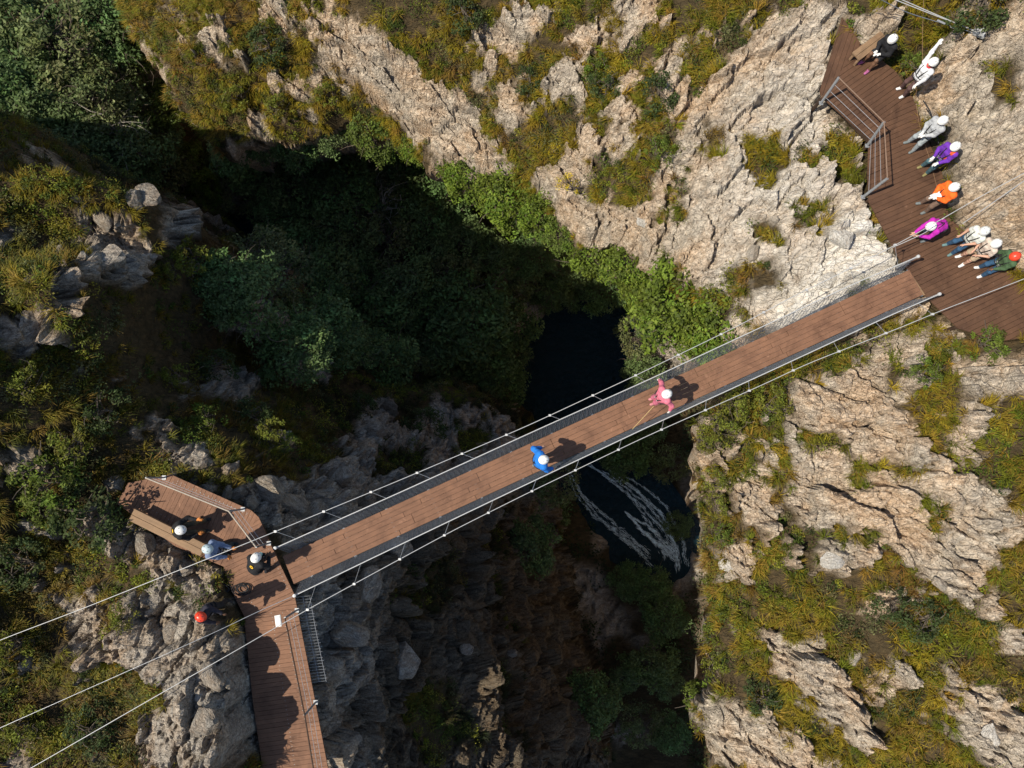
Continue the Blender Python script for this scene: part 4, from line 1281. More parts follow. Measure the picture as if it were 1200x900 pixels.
# --- queue on the right platform (all stand on the boards, most look towards the bridge)
person('seated person in black with white helmet on the short bench at top right', feet_at(1024, 72), R(212), BLACK, cloth((.02, .02, .022)), cloth((.34, .10, .22)), skin=SKIN_D, lean=14, pelvis=.56, seat=(-.12, 0),
       feet=((.36, .17), (.34, -.17)), hands=((.26, .08, .72), (.28, -.07, .72)), shorts=True, gloves=WGLOVE, harness=None, head_pitch=22, bulk=.012)
person('person in white with red neck scarf reaching one arm up to the rope', feet_at(1058, 108), R(205), cloth((.68, .68, .69)), cloth((.10, .055, .05)), WHITE_SHOE, lean=4, hands=((.2, .2, .92), (-.18, -.36, 1.86)),
       feet=((.06, .12), (.0, -.14)), gloves=WGLOVE, scarf=True, head_pitch=-4)
person('person in pale grey hoodie and leggings with hands joined in front', feet_at(1069, 171), R(208), cloth((.36, .37, .38)), cloth((.30, .33, .34)), GREY_SHOE, lean=3, hands=((.26, .05, 1.02), (.27, -.06, 1.04)),
       feet=((.08, .14), (.05, -.17)), gloves=WGLOVE, bulk=.012, harness=DARK)
person('person in purple top with orange vest panel and olive shoes', feet_at(1084, 198), R(214), cloth((.13, .03, .34)), cloth((.06, .12, .14)), OLIVE_SHOE, lean=8, hands=((.30, .10, .98), (.28, -.12, .98)),
       feet=((.06, .13), (.04, -.13)), gloves=WGLOVE, vest=cloth((.75, .10, .03)))
person('person in bright orange jacket with a black backpack beside the rock', feet_at(1083, 243), R(200), cloth((.80, .13, .015)), cloth((.17, .11, .08)), GREY_SHOE, lean=6, hands=((.32, .05, 1.12), (.30, -.10, 1.06)),
       feet=((.04, .14), (.05, -.16)), gloves=WGLOVE, pack=BLACK, bulk=.022, head_pitch=16)
person('person in magenta top bending forward over a rope near the bridge end', feet_at(1084, 276), R(196), cloth((.42, .02, .34)), NAVY, GREY_SHOE, lean=58, pelvis=.90, hands=((.70, .10, .82), (.78, -.04, .80)),
       feet=((.06, .14), (-.14, -.12)), head_pitch=30, harness=DARK)
person('person in white shirt and blue jeans standing behind the magenta top', feet_at(1114, 291), R(206), cloth((.60, .61, .55)), JEANS, TEAL_SHOE, lean=5, hands=((.24, .10, .96), (.18, -.20, .92)),
       feet=((.06, .15), (.04, -.16)), sleeves='short', head_pitch=8, helmet='grey')
person('person in beige top and shorts with white shoes near the right edge', feet_at(1128, 304), R(204), cloth((.52, .43, .36)), cloth((.40, .30, .20)), WHITE_SHOE, lean=8, hands=((.28, .10, 1.05), (.26, -.10, 1.0)),
       feet=((.08, .14), (.03, -.13)), sleeves='short', shorts=True, hair=True)
person('guide in dark green jacket with orange red helmet at the right edge', feet_at(1150, 318), R(196), cloth((.055, .10, .045)), JEANS, WHITE_SHOE, helmet='red', skin=SKIN_D, lean=10, hands=((.30, .12, .95), (.12, -.34, .88)),
       feet=((.05, .13), (.03, -.14)), head_pitch=14)
# --- on the bridge
t = .58
person('person in pink long sleeves on the bridge holding both hand cables', (*U(767, 469, bz(.57))[:2], bz(.57) + .01), R(203), cloth((.62, .16, .22)), cloth((.45, .12, .18)), cloth((.50, .2, .22)), lean=0, hands=((-.06, .45, 1.0), (-.14, -.45, 1.0)),
       feet=((.03, .07), (.0, -.07)), bulk=.018, gloves=WGLOVE, head_pitch=-2)
person('person in bright blue top with white helmet walking on the bridge', (*U(630, 541, bz(.40))[:2], bz(.40) + .01), R(16), cloth((.015, .16, .55)), cloth((.10, .06, .045)), GREY_SHOE, lean=8, hands=((.16, .34, 1.12), (.30, -.30, .98)),
       feet=((.10, .08), (-.10, -.08)), head_pitch=12, bulk=.035)
# --- guides on the left platform
person('guide in black top with yellow back ring sitting on the long bench', feet_at(236, 617), R(8), BLACK, cloth((.10, .075, .045)), BLACK_SHOE, skin=SKIN_D, lean=30, pelvis=.56, seat=(-.42, 0), hands=((.22, .22, .78), (.14, -.18, .62)),
       feet=((.14, .16), (.10, -.14)), gloves=LGLOVE, ring=True, head_pitch=22, bulk=.015)
person('guide in blue denim jacket with pale blue helmet at the gear bag', feet_at(268, 642), R(-8), cloth((.17, .22, .34)), cloth((.03, .05, .06)), BLACK_SHOE, helmet='pale', skin=SKIN_D, lean=4, pelvis=.92, side=13, hands=((.44, .16, .98), (.40, -.10, .92)),
       feet=((.1, .14), (-.08, -.15)), gloves=LGLOVE, ring=True, bulk=.015, head_pitch=5)
person('guide in black with white helmet leaning over at the bridge head', feet_at(311, 662), R(58), BLACK, cloth((.02, .02, .025)), BLACK_SHOE, skin=SKIN_D, lean=40, pelvis=.9, bulk=.012, hands=((.52, -.06, 1.02), (.50, -.18, .98)),
       feet=((.1, .13), (-.1, -.14)), ring=True, head_pitch=15)
person('guide with red helmet and dark clothes standing in shade below the platform', on_ground(262, 706, 'L'), R(-25), cloth((.03, .028, .04)), cloth((.025, .025, .025)), BLACK_SHOE, helmet='red', skin=SKIN_D, lean=10, hands=((.46, .06, .92), (.36, -.22, .9)),
       feet=((.08, .13), (-.06, -.13)), head_pitch=8)
ph = thing('phone', 'teal backed phone held by the guide at the bridge head', 'phone', U(305, 651, 1.12), R(70))
MB().box((0, 0, 0), (.17, .09, .012)).build('case', mat_plain('teal_case', (.05, .25, .32), .5, .1), ph)
MB().box((0, 0, .0085), (.155, .08, .004)).build('screen', mat_plain('dark_glass', (.03, .08, .10), .15, .05), ph)
pp = thing('paper_sheet', 'white folded sheet held by the person in the orange jacket', 'paper', U(1098, 229, 1.12), R(20))
MB().box((-.055, 0, 0), (.11, .17, .006), Matrix.Rotation(R(14), 3, 'Y')).build('leaf', mat_plain('paper', (.82, .81, .78), .8, .04), pp)
MB().box((.055, 0, 0), (.11, .17, .006), Matrix.Rotation(R(-14), 3, 'Y')).build('leaf', M_paper if 'M_paper' in globals() else bpy.data.materials['paper'], pp)
rope('tan safety lanyard from the person in pink down to the netting', [U(766, 476, .85), U(755, 488, .55), U(741, 503, .25)], .008, M['rope_tan'], 16, 'lanyard')
rope('tan lanyard beside the person in blue on the bridge', [U(640, 548, .8), U(646, 546, .6), U(648, 552, .3), U(642, 556, .2)], .010, M['rope_tan'], 16, 'lanyard')
rope('white sling line from the magenta top to the platform edge', [U(1107, 255, 1.1), U(1086, 272, 1.0), U(1062, 283, .9), U(1046, 290, .8)], .010, M['rope_white'], 16)
# ------------------------------------------------------------------ plants, boulders, white water
DECK_ALL = DECKS
def clear_of_decks(x, y, m=.0):
    ok = np.ones(len(x), bool)
    for d in DECK_ALL: ok &= poly_sd(d, x, y)[0] < -m
    t = (x - BR_A[0]) * e2[0] + (y - BR_A[1]) * e2[1]; s_ = np.abs(-(x - BR_A[0]) * e2[1] + (y - BR_A[1]) * e2[0])
    return ok & ~((t > 0) & (t < BL) & (s_ < .55))
def pick(T, per_m2, h, want, seed, view=75, rim=.0):
    """random ground points where want(mask) says plants grow"""
    g = np.random.default_rng(seed)
    P, N = T['P'], T['N']
    ok = in_view(P, view) & (T['s'] > rim) & (N[:, 2] > .12)
    ok &= g.random(len(P)) < per_m2 * h * h * want(T['mask']) / np.maximum(N[:, 2], .35)
    i = np.flatnonzero(ok)
    i = i[clear_of_decks(P[i, 0], P[i, 1], .02)]
    gp = on_ground(262, 706, 'L')
    i = i[np.hypot(P[i, 0] - gp[0] - .1, P[i, 1] - gp[1]) > .6]     # trampled spot where the guide stands
    p = P[i] + np.c_[g.uniform(-h, h, (len(i), 2)) * .5, np.zeros(len(i))]
    return p, N[i], g
def palette(p, g, cols, freq, seed, var=.25):
    n = (fbm(p, freq, 3, seed) * 1.9 + 1) / 2 + g.normal(0, .12, len(p))
    cols = np.array(cols)
    k = np.clip((n * len(cols)).astype(int), 0, len(cols) - 1)
    return cols[k] * (1 + g.uniform(-var, var, (len(p), 1))) * (1 + g.uniform(-.08, .08, (len(p), 3)))
def blades(p, N, g, col, nb, L, width, spread, droop):
    """grass tufts: each blade a bent tapering strip"""
    n = len(p)
    az = g.uniform(0, 2 * math.pi, (n, nb))
    Ls = L * g.uniform(.55, 1.25, (n, 1)) * g.uniform(.6, 1.1, (n, nb))
    down = np.c_[N[:, :2], np.zeros(n)]                       # tufts lean downhill
    lean = g.uniform(.15, 1.0, (n, nb)) * spread
    dx = np.cos(az) * lean + down[:, None, 0] * .8; dy = np.sin(az) * lean + down[:, None, 1] * .8
    base = p[:, None, :] + np.stack([np.cos(az), np.sin(az), az * 0], -1) * g.uniform(0, .07, (n, nb))[..., None]
    D = np.stack([dx, dy, np.ones_like(dx)], -1); D /= np.linalg.norm(D, axis=-1, keepdims=True)
    D2 = np.stack([dx * 1.9, dy * 1.9, np.full_like(dx, 1.0 - droop)], -1); D2 /= np.linalg.norm(D2, axis=-1, keepdims=True)
    mid = base + D * Ls[..., None] * .55
    tip = mid + D2 * Ls[..., None] * .5
    sa = g.uniform(0, 2 * math.pi, (n, nb))
    S = np.stack([np.cos(sa), np.sin(sa), np.zeros_like(sa)], -1) * width * .5
    V = np.stack([base - S, base + S, mid + S * .8, mid - S * .8, tip], 2).reshape(-1, 3)
    k = np.arange(n * nb)[:, None] * 5
    q = k + np.array([[0, 1, 2, 3]]); t = k + np.array([[3, 2, 4]])
    c = np.repeat(np.repeat(col[:, None, :], nb, 1) * g.uniform(.65, 1.35, (n, nb, 1)), 5, axis=1).reshape(-1, 3)
    return V, q, t, c
def leaf_cloud(cent, rad, g, col, nl, size, flat=.75, up=.35):
    """leafy cushions: small quads spread through a dome"""
    n = len(cent)
    d = g.normal(size=(n, nl, 3)); d /= np.linalg.norm(d, axis=-1, keepdims=True)
    d[..., 2] = np.abs(d[..., 2]) * 1.0 - .15
    r = g.uniform(.35, 1.0, (n, nl, 1)) ** .6
    c = cent[:, None, :] + d * r * (rad if np.ndim(rad) == 0 else rad[:, None, None]) * np.array((1, 1, flat))
    nn = g.normal(size=(n, nl, 3)) + np.array((0, 0, up * 3)) + d * .6
    nn /= np.linalg.norm(nn, axis=-1, keepdims=True)
    a = np.cross(nn, g.normal(size=(n, nl, 3))); a /= np.linalg.norm(a, axis=-1, keepdims=True)
    b = np.cross(nn, a)
    s_ = size * g.uniform(.6, 1.3, (n, nl, 1))
    V = np.stack([c - a * s_, c - b * s_ * .5, c + a * s_, c + b * s_ * .5], 2).reshape(-1, 3)
    F = np.arange(n * nl * 4).reshape(-1, 4)
    C = np.repeat((np.repeat(col[:, None, :], nl, 1) * g.uniform(.6, 1.4, (n, nl, 1))), 4, axis=1).reshape(-1, 3)
    return V, F, C
def stuff(name, V, Fs, C, label, cat):
    me = mesh_np(name, V, Fs)
    attr(me, 'Col', C)
    return obj(name, me, M['leaf'], kind='stuff', label=label, cat=cat)

GRASS = [(.23, .175, .012), (.31, .225, .022), (.17, .165, .012), (.27, .18, .026), (.12, .135, .011), (.25, .19, .016), (.21, .125, .026)]
SCRUB = [(.06, .085, .012), (.15, .165, .015), (.085, .115, .014), (.18, .17, .02), (.04, .058, .012), (.13, .13, .05), (.15, .105, .028)]
veg = lambda m: sstep(.62, .25, m)
crack = lambda m: ((m > .3) & (m < .75)) * 1.0
for T, tagn, seed, dens in ((TR, 'sunlit right bank', 700, 1.0), (TL, 'shaded left bank', 800, .95)):
    p, N, g = pick(T, 20 * dens, HR, veg, seed)
    q, N2, g = pick(T, 9, HR, crack, seed + 1)
    p = np.concatenate([p, q]); N = np.concatenate([N, N2])
    cl = fbm(p, 1.1, 3, seed + 9)
    kp = g.random(len(p)) < sstep(-.45, .25, cl)              # tussocks stand in drifts with bare soil between
    p, N = p[kp], N[kp]
    col = palette(p, g, GRASS, .5, seed, .32)
    if T is TL:                                               # low on the wall: shade painted in as darker plant colours
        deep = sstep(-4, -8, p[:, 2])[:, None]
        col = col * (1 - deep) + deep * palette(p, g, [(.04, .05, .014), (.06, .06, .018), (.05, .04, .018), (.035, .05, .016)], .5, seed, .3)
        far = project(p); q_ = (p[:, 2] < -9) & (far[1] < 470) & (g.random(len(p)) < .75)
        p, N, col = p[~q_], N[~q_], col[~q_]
    if T is TL: col = col * .8  # all left bank grass coloured dimmer, standing in for weak grazing light
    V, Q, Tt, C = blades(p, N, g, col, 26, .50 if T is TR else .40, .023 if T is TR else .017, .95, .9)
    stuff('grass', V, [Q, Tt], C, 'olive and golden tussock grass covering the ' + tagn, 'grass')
    p, N, g = pick(T, (9.5 if T is TR else 13) * dens, HR, veg, seed + 2)
    cl = fbm(p, .8, 3, seed + 19)
    kp = g.random(len(p)) < sstep(-.4, .3, cl)
    p = p[kp]
    col = palette(p, g, SCRUB, .45, seed + 3, .3)
    V, F, C = leaf_cloud(p + np.array((0, 0, .06)), g.uniform(.14, .42, len(p)), g, col, 82, .036)
    stuff('heath_scrub', V, F, C, 'low heath scrub between the rocks of the ' + tagn, 'scrub')
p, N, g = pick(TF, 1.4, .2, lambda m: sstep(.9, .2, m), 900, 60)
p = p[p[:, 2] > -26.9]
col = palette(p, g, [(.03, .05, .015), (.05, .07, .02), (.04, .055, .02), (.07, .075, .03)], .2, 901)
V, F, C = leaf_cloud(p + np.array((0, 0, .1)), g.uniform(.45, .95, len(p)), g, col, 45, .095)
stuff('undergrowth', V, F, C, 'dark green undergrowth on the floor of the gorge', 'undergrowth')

# ---- individual trees and shrubs
def limb(mb, a, b, r0, r1, g, n=6, wob=.12):
    a, b = np.asarray(a, float), np.asarray(b, float)
    t = np.linspace(0, 1, n)[:, None]
    L = np.linalg.norm(b - a)
    pts = a + (b - a) * t + np.sin(t * math.pi) * g.normal(0, wob * L, 3) + g.normal(0, wob * .15 * L, (n, 3)) * (t > 0) * (t < 1)
    mb.tube(pts, np.linspace(r0, r1, n), 5)
    return pts
def tree_proto(seed, H, Rc, col, nclump=64, nl=46, leaf=.10, flat=.6, bare=0.0, crown_lo=.45):
    """unlinked meshes (trunk, limbs, crown) of one kind of tree, height H, crown radius Rc"""
    g = np.random.default_rng(seed)
    tr, lm = MB(), MB()
    top = np.array((g.uniform(-.3, .3), g.uniform(-.3, .3), H * .62))
    tp = limb(tr, (0, 0, -.6), top, .045 * Rc + .06, .03 * Rc, g, 8, .06)
    d = g.normal(size=(nclump, 3)); d /= np.linalg.norm(d, axis=1, keepdims=True)
    d[:, 2] = np.abs(d[:, 2]) * 1.05 - .12
    lob = 1 + .28 * fbm(d, 1.6, 2, seed)
    r = g.uniform(.45, 1, nclump) ** .45
    c = d * (r * lob)[:, None] * np.array((Rc, Rc, H * flat * .62)) + np.array((0, 0, H * crown_lo))
    for k in range(0, nclump, 4):
        s0 = tp[g.integers(3, len(tp))]
        pts = limb(lm, s0, c[k], .03 * Rc, .012, g, 6, .10)
        for j in range(2 if bare == 0 else 5):
            e = pts[g.integers(2, 6)]
            limb(lm, e, e + g.normal(0, .32 * Rc, 3) * np.array((1, 1, .5)) + (0, 0, .12), .012 * Rc + .006, .006, g, 4, .12)
    cc = np.array(col)[None] * g.uniform(.7, 1.35, (nclump, 1)) * (1 + g.uniform(-.1, .1, (nclump, 3)))
    keep = g.random(nclump) >= bare
    V, F, C = leaf_cloud(c[keep], Rc * g.uniform(.17, .33, keep.sum()), g, cc[keep], nl, leaf, .8, .3)
    me = mesh_np('crown', V, F); attr(me, 'Col', C); me.materials.append(M['leaf'])
    mt, ml = tr.mesh('trunk'), lm.mesh('limbs')
    wood = M['deadwood'] if bare > .3 else M['bark']
    mt.materials.append(wood); ml.materials.append(wood)
    return mt, ml, me, H, Rc
PROTO = {
    'lit': tree_proto(1, 4.2, 1.7, (.11, .155, .018), 80, 60, .085), 'lit2': tree_proto(2, 4.0, 1.6, (.09, .125, .022), 70, 60, .08),
    'dark': tree_proto(3, 5.5, 2.3, (.115, .18, .06), 90, 54, .12), 'dark2': tree_proto(4, 5.0, 2.1, (.125, .175, .06), 80, 50, .12, bare=.15),
    'grey': tree_proto(5, 5.2, 2.2, (.135, .16, .06), 80, 46, .11, bare=.25), 'bare': tree_proto(6, 4.6, 1.9, (.10, .11, .05), 60, 34, .09, bare=.62),
    'bush': tree_proto(7, 1.1, .55, (.10, .14, .02), 34, 40, .036, .9, 0, .3), 'bush2': tree_proto(8, 1.0, .5, (.15, .16, .02), 30, 38, .032, .9, .1, .3),
    'bushd': tree_proto(9, 1.1, .6, (.05, .07, .02), 34, 42, .036, .9, 0, .3), 'flower': tree_proto(10, .8, .42, (.55, .42, .02), 26, 24, .025, .9, .25, .3)}
def plant(kind, px, py, where, label, size=1.0, cat='tree', name='tree', group=None, up=None):
    mt, ml, mc, H, Rc = PROTO[kind]
    lift = H * size * .55 if cat == 'tree' else .25
    # the crown, not the root, is what the photo shows: find the ground under it
    g = {'R': G_R, 'L': G_L, 'F': G_F, 'X': lambda a, b: max((v for v in (G_L(a, b), G_F(a, b)) if v is not None), default=None)}.get(where)
    pos = None
    for q in np.arange(5, -33, -.2):
        if g is None: break
        c = U(px, py, q)
        h = g(c[0], c[1])
        if h is not None and h + lift >= q:
            pos = np.array((c[0], c[1], h - .05)); break
    if where == 'W':
        c = U(px, py, up)
        d_, _, _, nx_, ny_ = [float(v[0]) for v in poly_sd(RIMW, np.array([c[0]]), np.array([c[1]]))]
        pos = c + np.array((nx_, ny_, 0)) * (max(-d_, 0) + 1.0) - np.array((0, 0, H * size * .42))
    if pos is None: return None
    root = thing(name, label, cat, pos, rnd.uniform(0, 6.28), group)
    if where == 'W':
        ax = Vector(c - pos).normalized()
        root.rotation_euler = (Vector((0, 0, 1)).rotation_difference(ax.lerp(Vector((0, 0, 1)), .25).normalized()) @ Matrix.Rotation(rnd.uniform(0, 6.28), 3, 'Z').to_quaternion()).to_euler()
    root.scale = (size * rnd.uniform(.92, 1.1), size * rnd.uniform(.92, 1.1), size)
    for nm, m in (('trunk', mt), ('limbs', ml), ('crown', mc)):
        o = bpy.data.objects.new(nm, m); COL.objects.link(o); o.parent = root
    return root
TREES = [
 # sunlit along the foot of the crag
 ('lit2', 435, 165, 'W-11', .8, 'green tree at the leftmost foot of the sunlit crag, edge of the shade'), ('lit', 480, 172, 'W-11', .6, 'small leafy tree tucked under the crag left of the tree row'),
 ('lit', 545, 205, 'W-10.5', .8, 'bright green tree at the left end of the row under the crag'), ('lit', 590, 235, 'W-10', .95, 'broad green tree second in the row under the crag'),
 ('lit', 625, 255, 'W-9.5', .8, 'dense green tree in the middle of the row under the crag'), ('lit2', 655, 275, 'W-9.5', .75, 'green tree right of the dense tree under the crag'),
 ('lit', 695, 300, 'W-9', .75, 'green tree below the pale rock nose above the pool'), ('lit', 730, 322, 'W-7.5', .75, 'green tree at the right end of the row above the pool'),
 ('lit', 745, 352, 'W-7.5', .7, 'light green tree hanging over the right side of the pool'), ('lit', 795, 365, 'W-5.4', 1.15, 'large bright green tree beside the bridge on the right bank'), ('lit', 835, 388, 'W-4.4', 1.0, 'bright green tree touching the bridge cables by the pale rock'),
 ('lit', 770, 408, 'W-6', .6, 'yellow green tree just left of the bridge and the pink figure'),
 ('dark', 268, 178, 'W-13.5', .55, 'dark tree under the left part of the grassy spur'), ('dark2', 305, 172, 'W-13.5', .55, 'dark tree under the middle of the grassy spur'), ('dark', 345, 168, 'W-13.3', .6, 'dark tree under the right part of the grassy spur'), ('dark2', 390, 158, 'W-12.5', .55, 'dim tree between the spur and the sunlit tree row'),
 # shaded gorge
 ('dark', 300, 190, 'X', .85, 'dark tree in the black shade under the grassy spur'), ('dark2', 350, 215, 'X', .9, 'dim tree in shade left of the pale branched one'), ('bare', 445, 240, 'X', .95, 'bare pale branched tree in the middle of the black shade'),
 ('dark', 400, 225, 'X', .9, 'dim tree crown between the spur shade and the bare tree'), ('dark', 500, 250, 'X', .9, 'dark tree right of the bare tree in deep shade'), ('dark2', 550, 285, 'X', .8, 'dark tree behind the sunlit row in deep shade'),
 ('dark', 352, 305, 'X', 1.0, 'dark green tree right of the small blue pool'), ('dark2', 385, 340, 'X', 1.0, 'broad dark tree left of the gorge centre'), ('dark', 435, 375, 'X', 1.0, 'dark tree with visible forked branches at gorge centre'),
 ('dark2', 480, 340, 'X', .9, 'dusky tree above the largest shaded crown'), ('dark', 540, 375, 'X', 1.15, 'largest round crown in the shaded gorge left of the pool'), ('dark', 590, 380, 'X', .95, 'blue green crown at the left edge of the pool'),
 ('dark2', 500, 420, 'X', .95, 'dim crown below the largest shaded tree'), ('dark', 560, 430, 'X', .9, 'dim tree at the lower left of the pool'), ('grey', 600, 330, 'X', .85, 'grey green tree at the upper left of the pool'), ('dark2', 655, 320, 'X', .8, 'dim tree at the head of the pool under the sunlit row'),
 ('dark', 440, 430, 'X', .8, 'dim tree at the foot of the left slope'), ('grey', 400, 280, 'X', .85, 'grey green tree in shade above the broad dark tree'),
 # below the bridge
 ('dark', 735, 530, 'F', .75, 'dark tree just below the bridge above the white water'), ('grey', 785, 545, 'F', .6, 'twiggy tree right of the cascade top'), ('dark2', 795, 615, 'F', .5, 'dim tree between cascade and right wall'),
 ('dark', 780, 725, 'F', .6, 'dim tree below the cascade on the right'), ('dark2', 782, 800, 'F', .5, 'dim tree low in the gorge by the right wall'), ('dark', 785, 860, 'F', .55, 'dim tree at the lower right end of the gorge'), ('dark2', 640, 600, 'F', .7, 'dim tree at the foot of the left wall below the bridge'),
 # forest in the upper left corner
 ('grey', 70, 55, 'F', 1.0, 'grey green tree with pale twigs in the upper left wood'), ('dark2', 25, 20, 'F', 1.0, 'tree in the very corner at upper left'), ('dark', 125, 25, 'F', .9, 'tree beside the grassy spur at the upper edge'), ('lit2', 150, 75, 'F', .9, 'greener tree left of the spur rocks'),
 ('grey', 105, 110, 'F', 1.0, 'tangled grey tree in the middle of the upper left wood'), ('dark2', 40, 120, 'F', .9, 'tree at the left edge above the dark ledge'), ('lit2', 180, 130, 'F', .9, 'sunlit tree below the spur rocks in the wood'), ('bare', 130, 150, 'F', .9, 'bare twiggy tree low in the upper left wood'),
 ('dark2', 165, 185, 'F', .9, 'leafy tree at the lower end of the upper left wood'), ('lit2', 215, 190, 'F', .85, 'green tree at the shade line below the spur'), ('lit', 238, 215, 'F', .6, 'yellowish small tree above the twin pale rocks'), ('dark2', 90, 165, 'F', .9, 'dim tree above the dark ledge of the left bank')]
CANOPY = [(268, 335), (300, 355), (325, 325), (345, 375), (375, 395), (375, 350), (405, 415), (420, 380), (440, 425), (470, 420), (460, 380), (500, 405), (520, 430), (555, 445), (585, 455), (345, 410), (640, 345), (745, 395), (755, 440), (270, 185), (320, 175), (375, 180), (285, 225), (430, 200), (470, 215), (330, 250), (380, 265), (450, 285), (510, 300), (470, 255), (530, 245), (420, 320), (350, 345), (400, 395), (455, 405), (515, 385), (575, 350), (530, 330), (580, 300), (620, 300), (540, 440), (600, 420), (480, 440),
          (665, 345), (700, 340), (715, 520), (760, 500), (650, 560), (620, 640), (760, 690), (735, 680), (765, 780), (750, 850), (735, 790), (690, 820)]
for k, (px, py) in enumerate(CANOPY):
    zone = ('dim tree crown in the gorge below the bridge, merging with its neighbours' if py > 490 and px > 600 else 'dim tree crown on the shaded slope under the left bank, merging with its neighbours' if px < 420 and py > 290
            else 'dim tree crown in the blackest shade under the grassy spur and crag' if py < 290 else 'dim tree crown around the left side of the dark pool, merging with its neighbours')
    plant(('dark', 'dark2', 'grey', 'dark2', 'dark')[k % 5], px, py, 'X', zone, .5 + .3 * ((k * 37) % 10) / 10, 'tree', 'tree', 'trees of the shaded gorge canopy')
WOOD = [(10, 60), (45, 35), (95, 30), (60, 90), (15, 100), (85, 140), (130, 95), (150, 45), (120, 180), (150, 215), (190, 165), (190, 215), (230, 235), (60, 150), (10, 130), (140, 130), (205, 120)]
for k, (px, py) in enumerate(WOOD):
    plant(('dark2', 'grey', 'lit2', 'dark2', 'dark')[k % 5], px, py, 'F', 'half lit tree crown merging into the wood of the upper left corner', .6 + .35 * ((k * 37) % 10) / 10, 'tree', 'tree', 'trees of the upper left wood')
for k, px, py, w, sz, lab in TREES:
    if w[0] == 'W': plant(k, px, py, 'W', lab, sz, 'tree', 'tree', up=float(w[1:]))
    else: plant(k, px, py, w, lab, sz, 'tree', 'tree')
